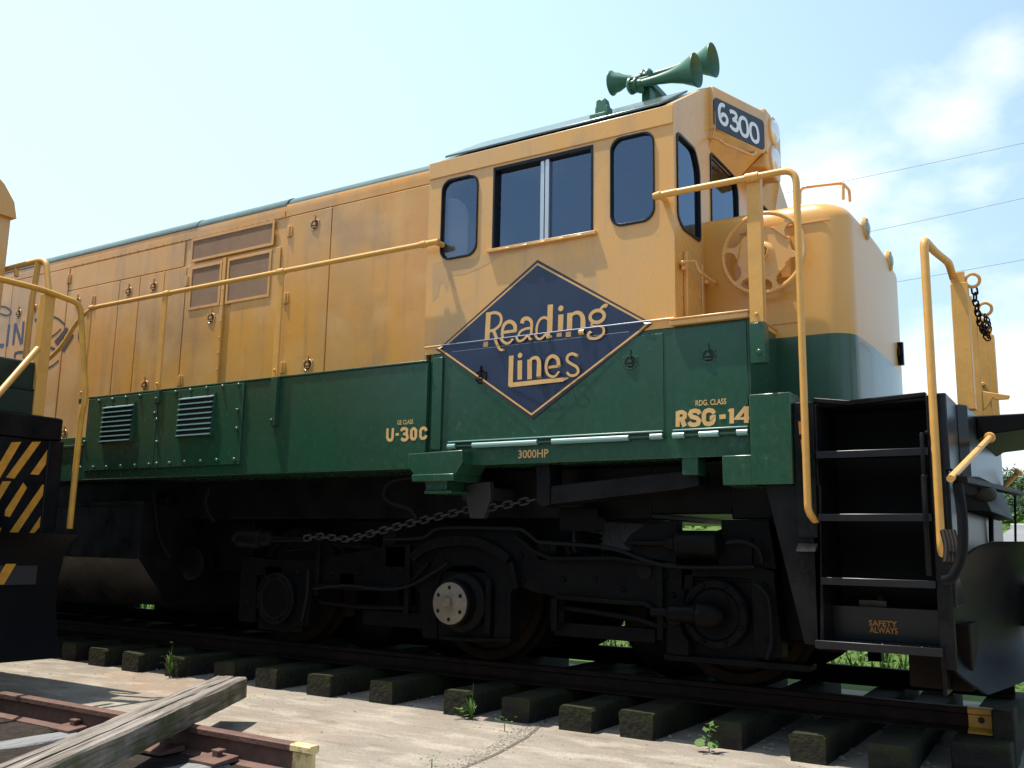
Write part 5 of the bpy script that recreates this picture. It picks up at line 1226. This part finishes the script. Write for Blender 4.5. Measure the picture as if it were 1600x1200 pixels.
# chain, duct and brackets under the cab
chain([S(*p, -1.33) for p in ((476, 841), (500, 838), (545, 843), (575, 835), (630, 820), (690, 806), (735, 795), (760, 788))], .085, .045, 'brake_chain', 'steel_dark', LOCO, .008)
chain([S(*p, -1.33) for p in ((762, 794), (800, 787), (838, 780))], .085, .045, 'brake_chain', 'steel_dark', LOCO, .008)
b = MB(30); b.prism_xz([Sy(*p, -1.36) for p in ((727, 757), (765, 752), (766, 780), (755, 810), (734, 810), (728, 782))], -1.36, -1.30); b.box(S(722, 760, -1.3).x, S(770, 760, -1.3).x, -1.3, -.9, S(745, 762, -1.3).z, 1.5); b.build('chain_guide', 'steel_dark', LOCO, .006)
b = MB(30); q0 = [Sy(*p, -1.42) for p in ((860, 759), (1066, 735), (1091, 735), (1092, 758), (1066, 764), (860, 788))]; b.prism_xz(q0, -1.42, -1.2); b.prism_xz([Sy(*p, -1.42) for p in ((834, 720), (856, 720), (857, 788), (845, 792), (836, 786))], -1.40, -1.22); b.split('air_duct', 'black', LOCO, .008)
b = MB(30); b.lathe(S(318, 880, -1.0), (0, -1, 0), [(0, .16), (.14, .16), (.16, .12)], 22); b.lathe(S(245, 782, -1.2), (1, 0, 0), [(0, .05), (.2, .05)], 14); b.box(-7.3, -6.6, -.9, .9, .9, 1.45); b.split('air_reservoir', 'truck', LOCO, .01)

# ================================================================== NEIGHBOURING ENGINE at the left
NE = empty('switcher_locomotive', (-9.5, -4.0, 0), 'black ended yellow locomotive with orange hazard stripes cut off at the left edge', 'locomotive')
NX_ = -7.1; N = lambda px, py: SX(px, py, NX_)
yf = -2.53
zb1, zb0, zs_ = N(100, 655).z, N(100, 690).z, N(60, 842).z
b = MB(30); b.prism_xy([(-9, yf), (NX_-.03, yf), (NX_+.02, yf-.05), (NX_+.03, yf-.10), (NX_+.03, -5.5), (-9, -5.5)], zb0, zb1); b.box(-17, NX_-.25, yf-.02, -5.48, zb0+.02, zb1-.02); b.build('end_beam', 'black', NE, .012)
b = MB(30); b.box(NX_-.05, NX_, yf-.12, -5.4, zs_-.02, zb0-.002); b.box(NX_-.4, NX_+.015, yf-.13, yf, .9, zb0-.002); EP = b.build('end_plate', 'black', NE, .01)
pt = Paint((NX_, 0, 0), (1, 0, 0))
for st in ([(16, 690), (31, 688.5), (0, 735), (-8, 735)], [(45, 690), (62, 689.5), (14, 750), (-4, 776)], [(79, 694), (81, 705), (26, 789), (4, 838), (-10, 838), (50, 740)], [(66, 757), (75, 759), (22, 838), (10, 838)], [(71, 794), (69, 814), (60, 824), (44, 836)], [(-12, 730), (20, 752), (-2, 776), (-20, 790)]):
    pass
def stripe(a, c, w_): # slanted bands of hazard paint
    pt.fill([a, (a[0]+w_, a[1]), (c[0]+w_, c[1]), c])
for a, c in (((24, 691), (-28, 775)), ((56, 691), (-14, 806)), ((80, 706), (9, 838))): pass
pt.fill([(18, 691), (33, 690.5), (-8, 760), (-22, 760)]); pt.fill([(50, 690.5), (64, 690), (22, 748), (9, 746)])
pt.fill([(80, 694), (83, 708), (60, 742), (47, 741)]); pt.fill([(4, 752), (17, 752), (-12, 800), (-25, 800)]); pt.fill([(36, 754), (42, 762), (15, 808), (7, 806), (8, 797)])
pt.fill([(66, 757), (76, 760), (24, 838), (10, 838)]); pt.fill([(71.5, 794), (69.5, 815), (52, 834), (43, 836)]); pt.fill([(2, 824), (-3, 838), (-18, 838)])
pt.mb.build('hazard_stripes', 'stripe_orange', EP)
prof = [(.36, 1.20), (.27, 1.14), (.19, 1.02), (.15, .85), (.15, .65), (.20, .45), (.30, .27)]
PLW = plough('snow_plow', NX_, (yf-.02, -5.46), prof, .0, 'black_matte', NE)
pp = S(65, 890, -2.9)
b = MB(); b.box(NX_+.13, NX_+.175, -3.2, -2.75, .82, 1.02); b.mi = 1; e_ = NX_+.178
b.face([(e_, -2.98, 1.015), (e_, -2.90, 1.015), (e_, -3.0, .825), (e_, -3.08, .825)]); b.build('plow_slot', ['dark_in', 'stripe_orange'], PLW)
# deck handrails
b = MB(60); ry = -2.5
P = [S(112, 826, ry), S(124, 660, ry), S(131, 620, ry), S(119, 500, ry), S(112, 478, ry), S(96, 463, ry)]
zt3 = P[4].z
gx2 = P[0].x
PP = [Vector((NX_+.15, ry, P[0].z)), Vector((NX_+.16, ry, S(124, 655, ry).z)), Vector((NX_+.20, ry, S(131, 622, ry).z)), Vector((NX_+.04, ry, S(118, 505, ry).z)), Vector((NX_+.03, ry-.02, S(116, 478, ry).z)), Vector((NX_+.02, ry-.35, S(116, 474, ry).z+.02)), Vector((NX_+.02, -5.4, S(116, 474, ry).z+.02))]
b.tube(fillet(PP, .10), .024, 10); HRN = b.build('end_handrail', 'old_yellow', NE)
zr1 = PP[-1].z
b = MB(); yy = N(72, 520).y; b.box(NX_-.06, NX_+.01, yy-.045, yy+.045, zb1, zr1-.02); b.box(NX_-.075, NX_-.055, yy-.045, yy-.03, zb1, zr1-.1); b.build('post', 'rail_yellow', HRN, .004)
Y2 = -2.56
def NS(px, py, Y): return S(px, py, Y)
b = MB(60); b.tube(fillet([NS(-60, 437, Y2), NS(0, 423, Y2), NS(62, 407, Y2), NS(72, 409, Y2), NS(78, 468, Y2), NS(78.5, 485, Y2), NS(73, 530, Y2), NS(61, 657, Y2)], .05), .024, 10)
b.tube([NS(60, 409, Y2), NS(50, 470, Y2), NS(40, 560, Y2)], .026, 8); b.tube([NS(26, 417, Y2), NS(25.5, 432, Y2)], .02, 8)
b.build('side_handrail', 'rail_yellow', NE)
b = MB(60); b.tube([SX(-20, 636, -6.80), SX(59, 545, -7.03)], .026, 8); b.split('brace', 'rail_yellow', NE)
# its low hood and cab edge
hx1 = S(55, 600, -2.8).x; hzt = S(54, 567, -2.8).z; hz2 = S(52, 609, -2.78).z
b = MB(30); b.box(-8.3, hx1, -5.2, -2.8, hz2-.02, hzt); b.build('low_hood', 'near_green', NE, .02)
b = MB(30); b.box(-8.35, hx1+.02, -5.25, -2.77, zb1, hz2-.02); b.box(-8.35, hx1+.025, -5.25, -2.765, hz2-.02, hz2-.005); b.build('hood_base', 'near_green', NE, .01)
c = S(10, 555, -3.3); b = MB(50); b.lathe((hx1-.25, -3.15, hzt-.05), (0, 0, 1), [(0, .09), (.08, .09), (.13, .05), (.14, .01)], 16); b.build('filler_cap', 'black', NE)
cx1 = S(11, 400, -2.62).x; ct = S(8, 345, -2.62).z
b = MB(30); rg_ = []
for x in (-13, cx1):
    pr_ = [(-2.62, zb1), (-2.62, ct)]
    for k in range(1, 8): a = R(k*90/7); pr_.append((-2.62-1.38*(1-math.cos(a))*1.0, ct+.62*math.sin(a)))
    h = [(x, y, z) for y, z in pr_]; rg_.append(h+[(x, -8.0-y, z) for _, y, z in h[:-1][::-1]])
b.loft(rg_); NC = b.build('cab', 'cab_yellow', NE, .01)
b = MB(30); rg2 = []
for x in (-13.05, cx1+.05):
    pr_ = []
    for k in range(0, 8): a = R(k*90/7); pr_.append((-2.60-1.40*(1-math.cos(a)), ct+.64*math.sin(a)))
    inner = [(y-.02, z-.03) for y, z in pr_][::-1]; ring = pr_+[(-8-y, z) for y, z in pr_[:-1][::-1]]; inn = [(-8-y, z) for y, z in inner[1:][::-1]][::-1]
    rg2.append([(x, y, z) for y, z in ring])
b.loft(rg2); b.build('cab_roof', 'yellow', NC)
b = MB(30); b.box(-13, -7.6, -5.2, -2.9, .35, zb0); b.build('underframe', 'truck', NE, .01)
